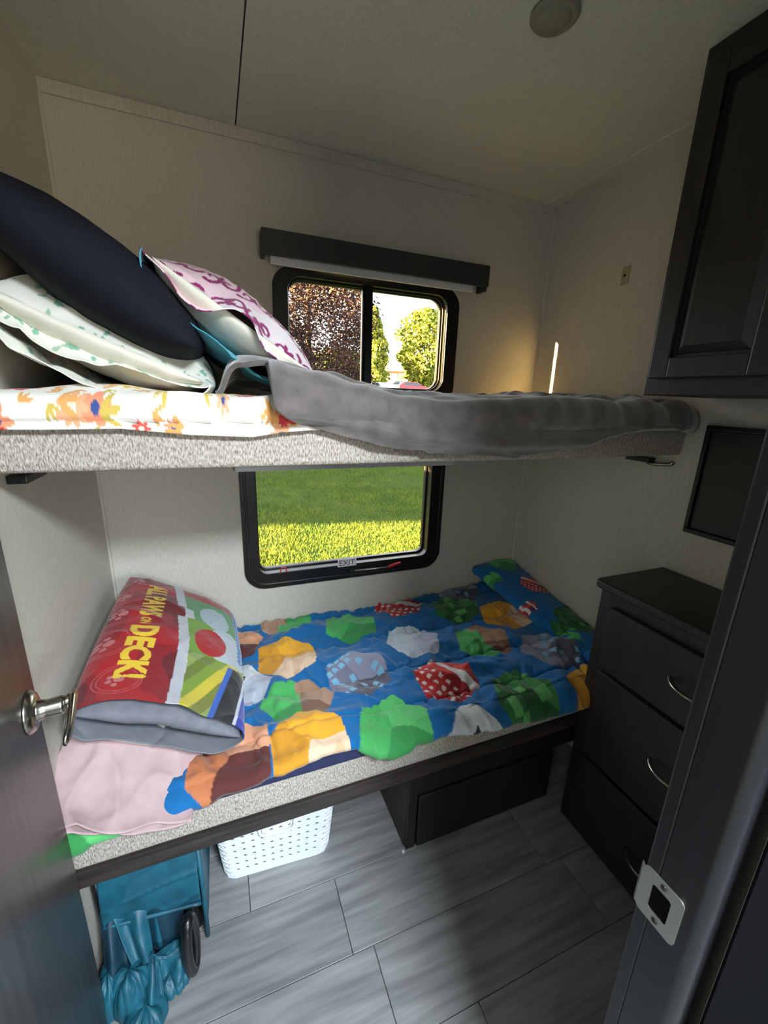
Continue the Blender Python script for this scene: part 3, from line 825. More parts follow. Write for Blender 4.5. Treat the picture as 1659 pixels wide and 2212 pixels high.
# printed pillow: red band with lettering, white stripe, coloured blocks
fr_, a_, b_ = frame_xz(.040,.742,.352,.548,-.028,-.622, lift=.012)
TT, lo, hi = text_tris('ALL PAWS', .078, .0035)
T1 = (TT-np.array([lo[0],lo[1]]))
TT, lo2, hi2 = text_tris('ON', .034, .0015)
T2 = (TT-np.array([lo2[0],lo2[1]]))
TT, lo3, hi3 = text_tris('DECK!', .088, .0045)
T3 = (TT-np.array([lo3[0],lo3[1]]))
def red_print(pu, pv, side):
    n = len(pu); c = np.tile(srgb_arr((118,120,128)), (n,1))
    if side < 0: return c
    c[:] = srgb_arr((150,26,34))
    q = vnoise(pu*16, pv*12, 3)
    paint(c, q > .25, (178,30,36)); paint(c, q < -.35, (112,24,30))
    w = pu + .012*np.sin(pv*14)             # across
    # pale concentric rings with paw pads
    for (ru, rv) in ((-a_*.80,-.22),(-a_*.86,.0),(-a_*.88,.115),(-a_*.66,.235),(-a_*.40,-.255),(-a_*.9,-.10)):
        rr = np.hypot(pu-ru, pv-rv)
        for r0 in (.036,.043): paint(c, np.abs(rr-r0) < .0011, (196,84,84))
        for (du,dv,r1) in ((0,.0,.0095),(-.016,-.008,.0055),(-.017,.006,.0055),(-.006,.017,.0055),(-.006,-.018,.0055)):
            paint(c, np.hypot(pu-ru-du, pv-rv-dv) < r1, (206,120,120))
    # lettering: reads towards the viewer, tops to the low side
    lu = -a_*.70; sx = 1.0
    for (tri, v0, du, wd, cc) in ((T1,-.180,.002,.19,(226,190,66)),(T2,.016,.010,.030,(226,190,66)),(T3,.054,-.006,.178,(246,206,60))):
        W_ = tri[...,0].max(); k = wd/W_
        msk = in_tris(tri, (pv-v0)/k, (pu-(lu+du))/1.0*1.15)
        c[msk] = srgb_arr(cc)
    wl = a_*(-.20+.09*(np.sin((pv+.05)*7)))
    wl = np.where((pv > -.08) & (pv < -.03), wl+.02, wl)
    right = pu > wl+.026
    # abstract colour blocks in place of the printed picture
    c[right] = srgb_arr((120,158,60))
    k_ = right & (pv < -.17); paint(c, k_, (168,64,52))
    k_ = right & (pv >= -.17) & (pv < -.03); paint(c, k_, (92,150,92))
    k_ = right & (np.hypot((pu-a_*.40)*1.0, (pv+.08)*.8) < .048); paint(c, k_, (176,190,196))
    k_ = right & (np.hypot((pu-a_*.62), (pv-.05)*.7) < .062); paint(c, k_, (190,200,206))
    k_ = right & (np.hypot((pu-a_*.33), (pv-.055)*.75) < .045); paint(c, k_, (178,28,32))
    k_ = right & (pv > .12); fx = pu*.8+pv*.55
    for i_, cc in enumerate(((132,160,52),(214,196,62),(126,132,56),(150,168,92),(112,128,48))):
        paint(c, k_ & (np.mod(np.floor(fx/.026),5) == i_), cc)
    e_ = right & (pu > a_*.80)
    paint(c, e_ & (pv < .08), (66,120,184)); paint(c, e_ & (pv < .08) & (np.mod(pv/.018,1) < .4) & (np.mod(pu/.016,1) < .5), (170,204,226))
    f_ = right & (pu > a_*.52+ (.20-pv)*.25) & (pv > .13)
    paint(c, f_, (58,100,190)); paint(c, f_ & (pu > a_*.60+(.20-pv)*.25), (34,36,40)); paint(c, f_ & (pu > a_*.84+(.20-pv)*.2), (206,212,222)); paint(c, f_ & (pu > a_*.89+(.20-pv)*.2), (48,62,170))
    paint(c, (pu > wl) & ~right, (198,200,206))
    return c*.78
rsag = lambda S_, T_: -.034*smooth01((T_+.4)/1.4)*np.clip(-S_,0,1)
rp = tag(empty('pillow', fr_[0]), 'red printed pillow lettered ALL PAWS ON DECK with grey open end', 'pillow', 'pillows on the lower bunk')
c_ = pillow('pillowcase', None, m_cloth, a_, b_, .066, fr_, ns=260, nt=330, open_end=True, rimwave=.010, wrk=.005, seed=23, colf=red_print, etop=.70, ebot=.95, est=.3, pe=3.6, sagf=rsag); ch(c_, rp)
solid(c_, .0022, -1)
c_ = pillow('pillow_insert', None, m_greycot, a_, b_*.985, .062, fr_, k=.95, wrk=.004, seed=25, pe=3.6, tdrop=.25, est=.3, sagf=rsag); ch(c_, rp)

# ------------------------------------------------------------------ upper bunk bedding
ZM = 1.293
# floral fitted sheet
NX, NY = 560, 250
X, T = np.meshgrid(np.concatenate([np.linspace(.006,.70,510), np.linspace(.72,W-.006,50)]), np.linspace(0,1,NY), indexing='ij')
hem = np.interp(X, [0,.1,.2,.30,.40,.45,.5,.6,1.6], [.012,.012,.010,.020,.024,.016,.012,.01,.01])
SS = T*(.652+hem+.02)
onT = np.minimum(SS,.640); ov = np.maximum(0, SS-.640); R_ = .018
af = np.minimum(ov/R_, math.pi/2); rs = np.maximum(0, ov-R_*math.pi/2)
th = .006 + .010*(fbm(X*9, SS*12, 61, 3)*.5+.5) + .012*(ridge(X*5+SS*2, SS*9-X, 63))*smooth01((SS-.3)/.3)
th = th*np.where(rs > 0, .35, 1)*np.where(X > .5, .3, 1) + .012*np.exp(-((SS-.60)/.05)**2)*(X < .45)
Y = -.010 - onT - R_*np.sin(af) - np.sin(af)*th*.8; Z = ZM + .0025 - R_*(1-np.cos(af)) - rs + np.cos(af)*th
cols = np.tile(srgb_arr((236,232,222)), (X.size,1)).reshape(*X.shape,3)
fr_rng = np.random.default_rng(5)
fcols = [(206,66,72),(240,150,112),(226,190,80),(110,176,196),(240,170,130),(214,92,80)]
for k in range(280):
    cx, cy = fr_rng.uniform(0,.75), fr_rng.uniform(.30,.70); R0 = fr_rng.uniform(.010,.024); cc = fcols[fr_rng.integers(0,6)]
    dx, dy = X-cx, SS-cy; r = np.hypot(dx,dy)
    if k % 3 == 0:
        n_ = fr_rng.integers(5,10); a = np.arctan2(dy,dx)
        paint(cols, r < R0*(.55+.45*np.abs(np.cos(a*n_/2))), cc); paint(cols, r < R0*.28, (250,226,200) if k % 2 else (60,80,140))
    else:
        an = fr_rng.uniform(0,6.28)
        for q in range(3):
            aa = an+q*.7; ex = dx*math.cos(aa)+dy*math.sin(aa); ey = -dx*math.sin(aa)+dy*math.cos(aa)
            paint(cols, ((ex-R0*.7)/(R0*.7))**2+(ey/(R0*.2))**2 < 1, (204,178,84) if k % 2 else (226,164,96))
fs = npmesh('bed_sheet', np.stack([X,Y,Z],-1).reshape(-1,3), grid_faces(NX,NY), m_cloth); set_col(fs, cols.reshape(-1,3))
tag(fs, 'white fitted sheet with red, coral and yellow flowers on the upper mattress', 'bed sheet'); solid(fs, .0015, -1)

# leaf-print pillow at the bottom of the stack
fr_, a_, b_ = frame_xz(.012,1.490,.350,1.345,-.05,-.628, lift=-.014)
lrng = np.random.default_rng(9)
leafs = [(lrng.uniform(-a_,a_), lrng.uniform(-b_,b_), lrng.uniform(0,3.1), lrng.uniform(.004,.010), lrng.random()) for _ in range(360)]
def leaf_print(pu, pv, side):
    c = np.tile(srgb_arr((226,226,214)), (len(pu),1))
    for (x,y_,an,r,q) in leafs:
        dx, dy = pu-x, pv-y_; m1 = np.abs(dx) < .014; 
        ex = dx*math.cos(an)+dy*math.sin(an); ey = -dx*math.sin(an)+dy*math.cos(an)
        paint(c, m1 & ((ex/r)**2+(ey/(r*.5))**2 < 1), (126,176,152) if q < .7 else (160,186,160))
    return c
lp = tag(empty('pillow', fr_[0]), 'white pillow with small green leaf print at the bottom of the upper stack', 'pillow', 'pillows on the upper bunk')
c_ = pillow('pillowcase', None, m_cloth, a_, b_, .084, fr_, ns=200, nt=260, open_end=True, rimwave=.018, wrk=.012, seed=33, colf=leaf_print, etop=-.45, ebot=.9, est=.35); ch(c_, lp); solid(c_, .002, -1)
c_ = pillow('pillow_insert', None, m_offwhite, a_, b_*.985, .066, fr_, k=.92, wrk=.006, seed=34, tdrop=1.35, est=.22); ch(c_, lp)

# navy pillow
fr_, a_, b_ = frame_xz(.006,1.612,.318,1.380,-.04,-.635, lift=.014)
o = pillow('pillow', None, m_navy, a_, b_, .080, fr_, wrk=.004, seed=43)
tag(o, 'plain navy black pillow leaning in the middle of the upper stack', 'pillow', 'pillows on the upper bunk')

# scroll-print pillow on top
fr_, a_, b_ = frame_xz(.232,1.548,.548,1.345,-.05,-.575, lift=.010)
MAG = (146,36,104)
def curl(cx, cy, r, a0, turns, sgn, n=26):
    out = []
    for q in np.linspace(0,1,n):
        rr = r*(1-.80*q); an = a0+sgn*q*turns*2*math.pi
        out.append((cx+rr*math.cos(an), cy+rr*math.sin(an), .0050*(1-.45*q)))
    return out
strokes = []
srng = np.random.default_rng(3)
for i_ in range(-3,4):
    for j_ in range(-4,5):
        cx, cy = i_*.070+(.035 if j_ % 2 else 0), j_*.070
        base_a = srng.uniform(0,6.28)
        strokes.append(curl(cx+.016, cy, .022, base_a, .9, 1)); strokes.append(curl(cx-.016, cy+.006, .021, base_a+2.6, .9, -1))
        strokes.append([(cx+.03*math.cos(base_a+1.3)*q, cy+.03*math.sin(base_a+1.3)*q, .0058*math.sin(math.pi*min(q+.12,1))) for q in np.linspace(0,1,10)])
        strokes.append([(cx+.024*math.cos(base_a-.9)*q, cy+.024*math.sin(base_a-.9)*q, .0050*math.sin(math.pi*min(q+.12,1))) for q in np.linspace(0,1,9)])
def scroll_print(pu, pv, side):
    c = np.tile(srgb_arr((236,224,228)) if side > 0 else srgb_arr((70,164,190)), (len(pu),1))
    if side > 0:
        paint(c, vnoise(pu*9, pv*9, 4) > .45, (238,206,216))
        for st in strokes:
            for (x,y_,w) in st:
                q = np.hypot(pu-x, pv-y_) < w
                if q.any(): c[q] = srgb_arr(MAG)
    return c
spw = tag(empty('pillow', fr_[0]), 'white pillow with magenta scroll print and turquoise underside on the upper bunk', 'pillow', 'pillows on the upper bunk')
c_ = pillow('pillowcase', None, m_cloth, a_, b_, .074, fr_, ns=200, nt=250, open_end=True, rimwave=.026, wrk=.007, seed=53, colf=scroll_print, etop=-.12, ebot=.9, est=.42); ch(c_, spw); solid(c_, .002, -1)
c_ = pillow('pillow_insert', None, m_offwhite, a_, b_*.985, .056, fr_, k=.90, wrk=.006, seed=54, tdrop=1.0, est=.30); ch(c_, spw)

# grey plush blanket
NX, NY = 420, 260
X, T = np.meshgrid(np.linspace(.345, 1.566, NX), np.linspace(0,1,NY), indexing='ij')
hz = np.interp(X, [.345,.37,.414,.478,.566,.673,.838,.962,1.067,1.177,1.28,1.388,1.48,1.566],
                  [1.330,1.322,1.309,1.283,1.250,1.227,1.214,1.206,1.218,1.240,1.258,1.268,1.270,1.262])
edge = np.interp(X, [.345,.40,.46,.6], [-.60,-.655,-.662,-.662])
back = np.interp(X, [.345,.42,.55,.62], [-.44,-.36,-.25,-.06])
Rb = .020
ztop = np.interp(X, [.345,.55,.70,1.57], [1.318,1.318,1.305,1.303])
Ltop = (back-edge)-Rb
Lh = np.maximum(0, ztop-Rb-hz)
SS = T*(Ltop + Rb*math.pi/2*(Lh > 0) + Lh)
onT = np.minimum(SS, Ltop); ov = np.maximum(0, SS-Ltop); af = np.minimum(ov/Rb, math.pi/2); rs = np.maximum(0, ov-Rb*math.pi/2)
yb = back - onT
th = .003 + .020*(fbm(X*6+.8*vnoise(X*4,yb*4,2), yb*13, 71, 3)*.5+.5) + .026*ridge(X*3.0+yb*1.3, yb*8-X*1.6, 73) + .016*ridge(X*6-yb*3, yb*11+X*3, 79)
th = th + .030*np.exp(-(((X-1.33)/.09)**2+((yb+.22)/.10)**2))*(1+.5*vnoise(X*20,yb*20,4)) + .030*np.exp(-(((X-1.50)/.07)**2+((yb+.33)/.16)**2))
th = th + .050*np.exp(-(((X-.42)/.09)**2+((yb+.55)/.10)**2)) + .020*np.exp(-(((X-1.51)/.05)**2+((yb+.60)/.05)**2))
th = th*smooth01((X-.343)/.05)
cap = np.interp(X, [.345,.58,.68,1.20,1.30,1.57], [.09,.07,.029,.029,.055,.055])
th = cap*np.tanh(th/cap) + .0055*(ridge(X*9+yb*5, yb*16-X*4, 91)-.3)*(X > .6) + .004*vnoise(X*22, yb*34, 93)
th = np.maximum(th, .002)*smooth01((X-.343)/.03)
hang = smooth01(rs/.02)
folds = .006 + .008*vnoise(X*7+rs*10, rs*8, 75) + .026*np.exp(-np.abs(ov-.034-.045*np.sin(np.clip((X-.45)*2.9,0,math.pi)))/.014) + .006*(ridge(X*8-rs*16, rs*12+X*5, 95)-.3) + .014*ridge(X*3.4-rs*9, rs*5+X*2, 77) + .010*np.exp(-((rs-.75*(1.50-X)*.25)/.012)**2)*smooth01((X-1.0)/.2)
tt = th*(1-hang)+np.maximum(folds,.003)*hang
Y = yb - Rb*np.sin(af) - np.sin(af)*tt; Z = ztop - Rb*(1-np.cos(af)) - rs + np.cos(af)*tt
bl = npmesh('blanket', np.stack([X,Y,Z],-1).reshape(-1,3), grid_faces(NX,NY), m_grey_blanket)
tag(bl, 'grey plush blanket draped over the front of the upper bunk', 'blanket'); solid(bl, .009, -1)

# ------------------------------------------------------------------ white basket
bk = tag(empty('basket', (.430,-.43,0), math.radians(-4)), 'white perforated plastic basket under the lower bunk', 'basket')
def basket_wall():
    hw0, hd0, hw1, hd1, hh = .148, .095, .166, .112, .225     # bottom and top half sizes, height
    rad = .03
    ncol, nrow = 40, 7
    def pos(u, z):       # u in 0..1 around the perimeter, z height
        f = z/hh; hw = hw0+(hw1-hw0)*f; hd = hd0+(hd1-hd0)*f
        r = rad; per = [(2*(hw-r)),(math.pi/2*r),(2*(hd-r)),(math.pi/2*r)]*2
        tot = sum(per); d_ = (u % 1.)*tot
        cx = [(-(hw-r),-hd,1,0),None,(hw,-(hd-r),0,1),None,((hw-r),hd,-1,0),None,(-hw,(hd-r),0,-1),None]
        cor = {1:(hw-r,-(hd-r),-90),3:(hw-r,hd-r,0),5:(-(hw-r),hd-r,90),7:(-(hw-r),-(hd-r),180)}
        for i, L_ in enumerate(per):
            if d_ <= L_ or i == 7:
                if i % 2 == 0:
                    x,y_,ax,ay = cx[i]; p = (x+ax*d_, y_+ay*d_)
                else:
                    x,y_,a0 = cor[i]; an = math.radians(a0)+d_/r; p = (x+r*math.cos(an), y_+r*math.sin(an))
                break
            d_ -= L_
        return (p[0], p[1], z)
    verts = []; faces = []; idx = {}
    def vid(u, z):
        key = (round(u % 1., 5), round(z,5))
        if key not in idx: idx[key] = len(verts); verts.append(pos(u, z))
        return idx[key]
    z0, z1 = .022, .200
    zs = [z0+(z1-z0)*i/nrow for i in range(nrow+1)]
    for c in range(ncol):
        ua, ub = c/ncol, (c+1)/ncol; um_ = (ua+ub)/2; uu = (ub-ua)
        for (za, zb_) in ((0.,.006),(.006,z0),(z1,.212),(.212,hh)):
            faces.append((vid(ua,za),vid(ub,za),vid(ub,zb_),vid(ua,zb_)))
        for r_ in range(nrow):
            za, zb_ = zs[r_], zs[r_+1]; zm = (za+zb_)/2; dz = (zb_-za)
            q = [vid(ua,za),vid(um_,za),vid(ub,za),vid(ub,zm),vid(ub,zb_),vid(um_,zb_),vid(ua,zb_),vid(ua,zm)]
            k_ = [(-.30,-.10),(0,-.20),(.30,-.10),(.36,.0),(.30,.10),(0,.20),(-.30,.10),(-.36,0)]
            inn = [vid(um_+uu*a*.66, zm+dz*b_*.85) for (a,b_) in k_]
            for i in range(8):
                j = (i+1) % 8; faces.append((q[i],q[j],inn[j],inn[i]))
    return verts, faces
vv, ff = basket_wall()
o = mesh('basket_wall', vv, ff, m_white, bk, False); fix_normals(o)
md = o.modifiers.new('thickness','SOLIDIFY'); md.thickness = .0025; md.offset = -1
extrude_poly('basket_floor', rrect(-.147,.147,-.094,.094,.03,5), 'Z', .0, .004, m_white, bk)
for i in range(11):     # raised ribs wrapping the front corners
    z = .020+i*.0178; f = z/.225; hw = .148+.018*f; hd = .095+.017*f
    for sg in (-1,1):
        pts = [(sg*(hw-.03+(.0305)*math.sin(a)), -(hd-.03)-.0305*math.cos(a), z) for a in np.linspace(-.1,math.pi/2,9)]
        tube('rib', pts, .0013, m_white, bk, 6)
tube('rim', [(x,y_,.225) for (x,y_) in rrect(-.168,.168,-.114,.114,.03,5)], .0045, m_white, bk, 8, closed=True)
yw = -.107
hd_ = tube('handle', [(-.048,yw-.005,.205),(-.048,yw-.006,.178),(-.046,yw-.005,.160),(-.036,yw-.004,.150),(0,yw-.003,.149),(.036,yw-.004,.150),(.046,yw-.005,.160),(.048,yw-.006,.178),(.048,yw-.005,.205)], .0045, m_white, bk, 10)
tube('handle_lip', [(-.040,yw-.003,.200),(-.039,yw-.003,.166),(-.030,yw-.002,.158),(.030,yw-.002,.158),(.039,yw-.003,.166),(.040,yw-.003,.200)], .0025, m_white, bk, 8)

# ------------------------------------------------------------------ folded teal carrier under the bunk
tc_ = tag(empty('folding_wagon', (.13,-.55,0)), 'folded teal fabric carrier with a black loop handle under the lower bunk', 'carrier')
def cloth_grid(name, fx, m, par, n1=60, n2=40, th_=.003):
    U, Vv = np.meshgrid(np.linspace(0,1,n1), np.linspace(0,1,n2), indexing='ij')
    x, y_, z = fx(U, Vv)
    o = npmesh(name, np.stack([x,y_,z],-1).reshape(-1,3), grid_faces(n1,n2), m); ch(o, par); solid(o, th_, 0); return o
def cover(U, V_):
    x = .030+U*.200
    z = .318 - V_*(.155+.015*U) + .004*vnoise(U*3, V_*5, 3)
    y_ = -.612 - .018*np.sin(V_*2.2) - .006*(ridge(U*1.2+V_*.5, V_*5+U*1.5, 8)) - .014*U
    return x, y_, z
cloth_grid('front_cover', cover, m_teal, tc_)
tube('cover_hem', [], .003, m_teal) if False else None
hemp = [(.030+u*.200, -.635-.012*u, .318-(.155+.015*u)) for u in np.linspace(0,1,14)]
ch(tube('cover_hem', hemp, .0045, m_teal, None, 8), tc_)
def sidep(U, V_):
    y_ = -.632 + U*.300; z = .318 - V_*.310 + 0*U; x = .233 + .006*np.sin(V_*3)*np.sin(U*3) + .003*vnoise(U*4,V_*5,6)
    return x, y_, z
cloth_grid('side_cover', sidep, m_teal, tc_)
cloth_grid('top_cover', lambda U,V_: (.030+U*.203, -.625+V_*.29, .319+.003*vnoise(U*4,V_*4,2)), m_teal, tc_)
ch(tube('side_piping', [(.233,-.633,.318),(.236,-.636,.16),(.235,-.634,.012)], .0055, m_teal, None, 8), tc_)
for (xx,yy) in ((.020,-.600),(.060,-.60),(.150,-.595),(.212,-.600)):
    ch(tube('frame_tube', [(xx,yy,.008),(xx,yy,.30)], .009, m_blackpl, None, 10), tc_)
ch(box('frame_core', (.035,.222,-.575,-.34,.006,.305), m_blackpl, None, bevel=.01), tc_)
def fold1(U, V_):
    x = .085+U*.09 + .02*V_; z = .20-V_*.15; y_ = -.612-.020*np.sin(U*3.1)-.02*V_
    return x, y_, z
cloth_grid('inner_flap', fold1, m_tealdk, tc_)
cloth_grid('inner_flap', lambda U,V_: (.120+U*.022+.004*V_, -.618-.014*np.sin(U*3)-.02*V_, .19-V_*.125), m_teal, tc_)
# gathered bundle spilling on the floor
def bundle(seed, cx, cy, rx, ry, h, m, amp, nm='fabric_bundle', tilt=0.):
    U, Vv = np.meshgrid(np.linspace(0,2*math.pi,90), np.linspace(0,1,40), indexing='ij')
    rr = np.sin(Vv*math.pi*.5)**.7
    f = 1+amp*np.power(np.abs(vnoise(np.cos(U)*2.2+seed, np.sin(U)*2.2+Vv*1.3, seed)),.7)-amp*.5*ridge(np.cos(U)*3.1+seed, np.sin(U)*3.1+Vv, seed+3)
    x = cx+rx*rr*np.cos(U)*f; y_ = cy+ry*rr*np.sin(U)*f
    z = .003+h*np.cos(Vv*math.pi*.5)**.8*(1+.15*vnoise(np.cos(U)*2,np.sin(U)*2,seed)) + tilt*(y_-cy)
    z = np.maximum(z, .003)
    o = npmesh(nm, np.stack([x,y_,z],-1).reshape(-1,3), grid_faces(90,40), m); ch(o, tc_); return o
bundle(3, .080,-.690,.040,.040,.086,m_teal,.30)
bundle(8, .112,-.735,.030,.050,.036,m_teal,.5)
bundle(14,.036,-.672,.024,.040,.075,m_teal,.3)
bundle(21,.160,-.690,.036,.030,.030,m_teal,.25)
def drop_(xa, xb, za, xc, xd_, zc, ya, yc, sd):
    def f(U, V_):
        x = (xa+(xb-xa)*U)*(1-V_)+(xc+(xd_-xc)*U)*V_; z = za*(1-V_)+zc*V_ + .004*vnoise(U*4,V_*4,sd)
        y_ = ya+(yc-ya)*V_ - .012*np.sin(U*math.pi*2.2+sd)*np.sin(V_*2.6)
        return x, y_, z
    return f
cloth_grid('gathered_fabric', drop_(.045,.112,.190,.085,.127,.086,-.625,-.682,3), m_teal, tc_)
cloth_grid('gathered_fabric', drop_(.024,.060,.185,.030,.085,.050,-.622,-.690,5), m_tealdk, tc_)
cloth_grid('gathered_fabric', drop_(.122,.127,.090,.176,.196,.078,-.684,-.672,7), m_teal, tc_)
cloth_grid('gathered_fabric', drop_(.130,.196,.066,.136,.184,.012,-.678,-.712,9), m_teal, tc_)
cloth_grid('gathered_fabric', drop_(.118,.136,.088,.100,.150,.006,-.686,-.752,11), m_teal, tc_)
bundle(31,.127,-.684,.012,.012,.094,m_teal,.2,'tie_knot')
ch(tube('tie_strap', [(.128,-.684,.090),(.130,-.710,.058),(.128,-.745,.012)], .006, m_tealdk, None, 10, sx=.4), tc_)
lp_ = []
for an in np.linspace(0, 2*math.pi, 40, endpoint=False):
    lp_.append((.206+.006*math.cos(an), -.690+.022*math.cos(an), .094+.080*math.sin(an)))
ch(tube('loop_handle', lp_, .0115, m_blackpl, None, 12, closed=True), tc_)
ch(tube('handle_stem', [(.206,-.655,.125),(.208,-.630,.150),(.210,-.605,.160)], .009, m_blackpl, None, 10), tc_)

# ------------------------------------------------------------------ outdoors
GZ = -.80
def ground_z(x, y_):
    dd_ = np.asarray(y_, float)
    return GZ + 2.75*smooth01((dd_-9)/55.)
m_lawn = mat('lawn_soil', (52,64,28), rough=1., rgb2=(40,54,24), scale=3, spec=.05)
m_blade = mat('grass_blade', (84,98,34), rough=.9, rgb2=(62,84,34), scale=1.5, spec=.1)
xs = np.concatenate([np.linspace(-60,-5,12), np.linspace(-4,12,24), np.linspace(14,130,24)])
ys = np.concatenate([np.linspace(.6,16,30), np.linspace(18,150,40)])
Xg, Yg = np.meshgrid(xs, ys, indexing='ij')
lw = npmesh('lawn', np.stack([Xg,Yg,ground_z(Xg,Yg)+.02*vnoise(Xg,Yg,1)],-1).reshape(-1,3), grid_faces(len(xs),len(ys)), m_lawn)
lw.name = 'ground'; tag(lw, 'green lawn outside rising to the street', kind='structure')
NB = 150000
r_ = np.random.default_rng(2)
by = 2.6 + 12.0*r_.random(NB)**1.5; bx = -.4+(by*.62+1.8)*r_.random(NB)
bh = r_.uniform(.030,.075,NB); aa = r_.uniform(0,6.283,NB); lean = r_.uniform(-.04,.04,(NB,2)); wd = r_.uniform(.003,.007,NB)
bz = ground_z(bx,by)-.004
p0 = np.stack([bx-np.cos(aa)*wd, by-np.sin(aa)*wd, bz],-1); p1 = np.stack([bx+np.cos(aa)*wd, by+np.sin(aa)*wd, bz],-1)
p2 = np.stack([bx+lean[:,0], by+lean[:,1], bz+bh],-1)
V = np.stack([p0,p1,p2],1).reshape(-1,3)
gr = npmesh('grass', V, np.arange(3*NB).reshape(-1,3), m_blade, None, False)
tag(gr, 'short mown grass seen through the lower window', 'grass', kind='stuff')

CAMP = np.array([.3417,-1.4519,1.3272])
def ray_px(u, v):
    a = (u-829.5)/899.5; b2 = (v-1106)/899.5
    q = np.array(fw) + a*np.array(r2) - b2*np.array(u2)
    return q/np.hypot(q[0],q[1])
def at(u, dist):
    q = ray_px(u, 840); return CAMP[0]+q[0]*dist, CAMP[1]+q[1]*dist

def leaf_cloud(n, fpos, size, seed):
    r = np.random.default_rng(seed)
    P, sc = fpos(r, n)
    n = len(P)
    d1 = r.normal(size=(n,3)); d1 /= np.linalg.norm(d1,axis=1)[:,None]
    d2 = r.normal(size=(n,3)); d2 -= (d2*d1).sum(1)[:,None]*d1; d2 /= np.linalg.norm(d2,axis=1)[:,None]
    s = (size*r.uniform(.6,1.3,n)*sc)[:,None]
    V = np.stack([P-d1*s, P+d2*s*.5, P+d1*s, P-d2*s*.5],1).reshape(-1,3)
    return V, np.arange(4*n).reshape(-1,4)

m_bark = mat('bark', (72,58,46), rough=1., rgb2=(50,40,32), scale=12, stretch=(4,4,.6))
m_purp = mat('purple_leaf', (70,48,42), rough=.8, rgb2=(38,32,32), scale=1.2, spec=.1)
m_yel = mat('yellow_green_leaf', (132,132,52), rough=.8, rgb2=(84,104,44), scale=.5, spec=.1)
m_grn = mat('green_leaf', (66,86,36), rough=.8, rgb2=(48,66,32), scale=.5, spec=.1)
def tree(name, label, x, y_, h, rad, nleaf, lsize, m, seed, base=.12, shape='cone', trunk=.2):
    z0 = float(ground_z(x,y_))
    t = tag(empty(name, (x,y_,z0)), label, 'tree', 'trees beyond the lawn')
    tube('trunk', [(0,0,0),(.05*trunk,0,h*.4),(0,.1*trunk,h*.85)], trunk, m_bark, t, 8, rads=[trunk,trunk*.7,trunk*.2])
    r = np.random.default_rng(seed)
    for k in range(9):
        a = r.uniform(0,6.28); zb_ = h*r.uniform(base+.08,.7); L_ = rad*(1-zb_/h)*.9+.2
        tube('branch', [(0,0,zb_),(math.cos(a)*L_*.5,math.sin(a)*L_*.5,zb_+L_*.35),(math.cos(a)*L_,math.sin(a)*L_,zb_+L_*.6)], .05, m_bark, t, 5, rads=[trunk*.35,trunk*.2,trunk*.06])
    def f(r, n):
        z = r.uniform(base,1,n); a = r.uniform(0,6.283,n)
        if shape == 'cone': pr = np.power(np.clip(1-((z-base)/(1-base)),0,1),.75)*(.55+.45*np.minimum(1,(z-base)/.12))
        else: pr = np.sqrt(np.clip(1-((z-.5*(1+base))/(.5*(1-base)))**2,0,1))
        pr = pr*(1+.35*vnoise(a*1.6, z*7, seed))+.04
        q = np.power(r.random(n), .38)*pr*rad
        lump = fbm(np.cos(a)*2+seed, z*9+np.sin(a)*2, seed+4)
        keep = lump > -.32+ .25*(r.random(n)-.5)
        P = np.stack([q*np.cos(a), q*np.sin(a), z*h],-1)[keep]
        return P, np.ones(len(P))
    V, F = leaf_cloud(nleaf, f, lsize, seed)
    npmesh('foliage', V, F, m, t, False)
    return t
x_, y_ = at(668, 15.0); tree('purple_leaf_tree', 'purple-brown leafed tree filling the left half of the upper window', x_, y_, 7.0, 2.35, 60000, .055, m_purp, 31, base=.14, shape='round', trunk=.16)
x_, y_ = at(912, 88); tree('deciduous_tree', 'tall yellow-green tree behind the red car', x_, y_, 15.8, 5.2, 9000, .42, m_yel, 32, base=.04, shape='round')
x_, y_ = at(806, 84); tree('deciduous_tree', 'narrow yellow-green tree beside the window mullion', x_, y_, 15.2, 3.6, 6000, .40, m_yel, 33, base=.06)
x_, y_ = at(955, 100); tree('deciduous_tree', 'darker green tree behind the tall yellow-green tree', x_, y_, 14.5, 4.2, 5000, .42, m_grn, 34, base=.06)
x_, y_ = at(735, 60); tree('deciduous_tree', 'low green tree behind the purple-leafed tree', x_, y_, 5.5, 4.0, 4000, .32, m_grn, 35, base=.05, shape='round')

# building across the street
m_brick = mat('far_brick', (150,112,92), rough=.9); m_roof = mat('far_roof', (176,150,122), rough=.9); m_fwhite = mat('far_white', (230,230,226), rough=.7); m_fglass = mat('far_window_glass', (90,110,130), rough=.15)
x_, y_ = at(855, 118); zb_ = float(ground_z(x_,y_))
bh_ = tag(empty('building', (x_,y_,zb_), -math.radians(24)), 'low brick building between the far trees', 'building')
box('wall', (-14,14,0,10,0,6.2), m_brick, bh_)
extrude_poly('roof', [(-.8,6.2),(10.8,6.2),(5,9.6)], 'X', -15, 15, m_roof, bh_)
box('eave_band', (-15,15,-.9,-.5,6.0,6.5), m_fwhite, bh_)
box('porch_roof', (-3,5,-2.4,-.05,2.7,3.1), m_fwhite, bh_)
for xx in (-12,-8.2,-4.4,-.6,3.2,7,10.8):
    for (z0,z1) in ((.8,2.3),(3.6,5.3)):
        wn = box('window_trim', (xx-.9,xx+.9,-.10,-.01,z0,z1), m_fwhite, bh_); box('pane', (xx-.72,xx+.72,-.14,-.105,z0+.15,z1-.15), m_fglass, wn)

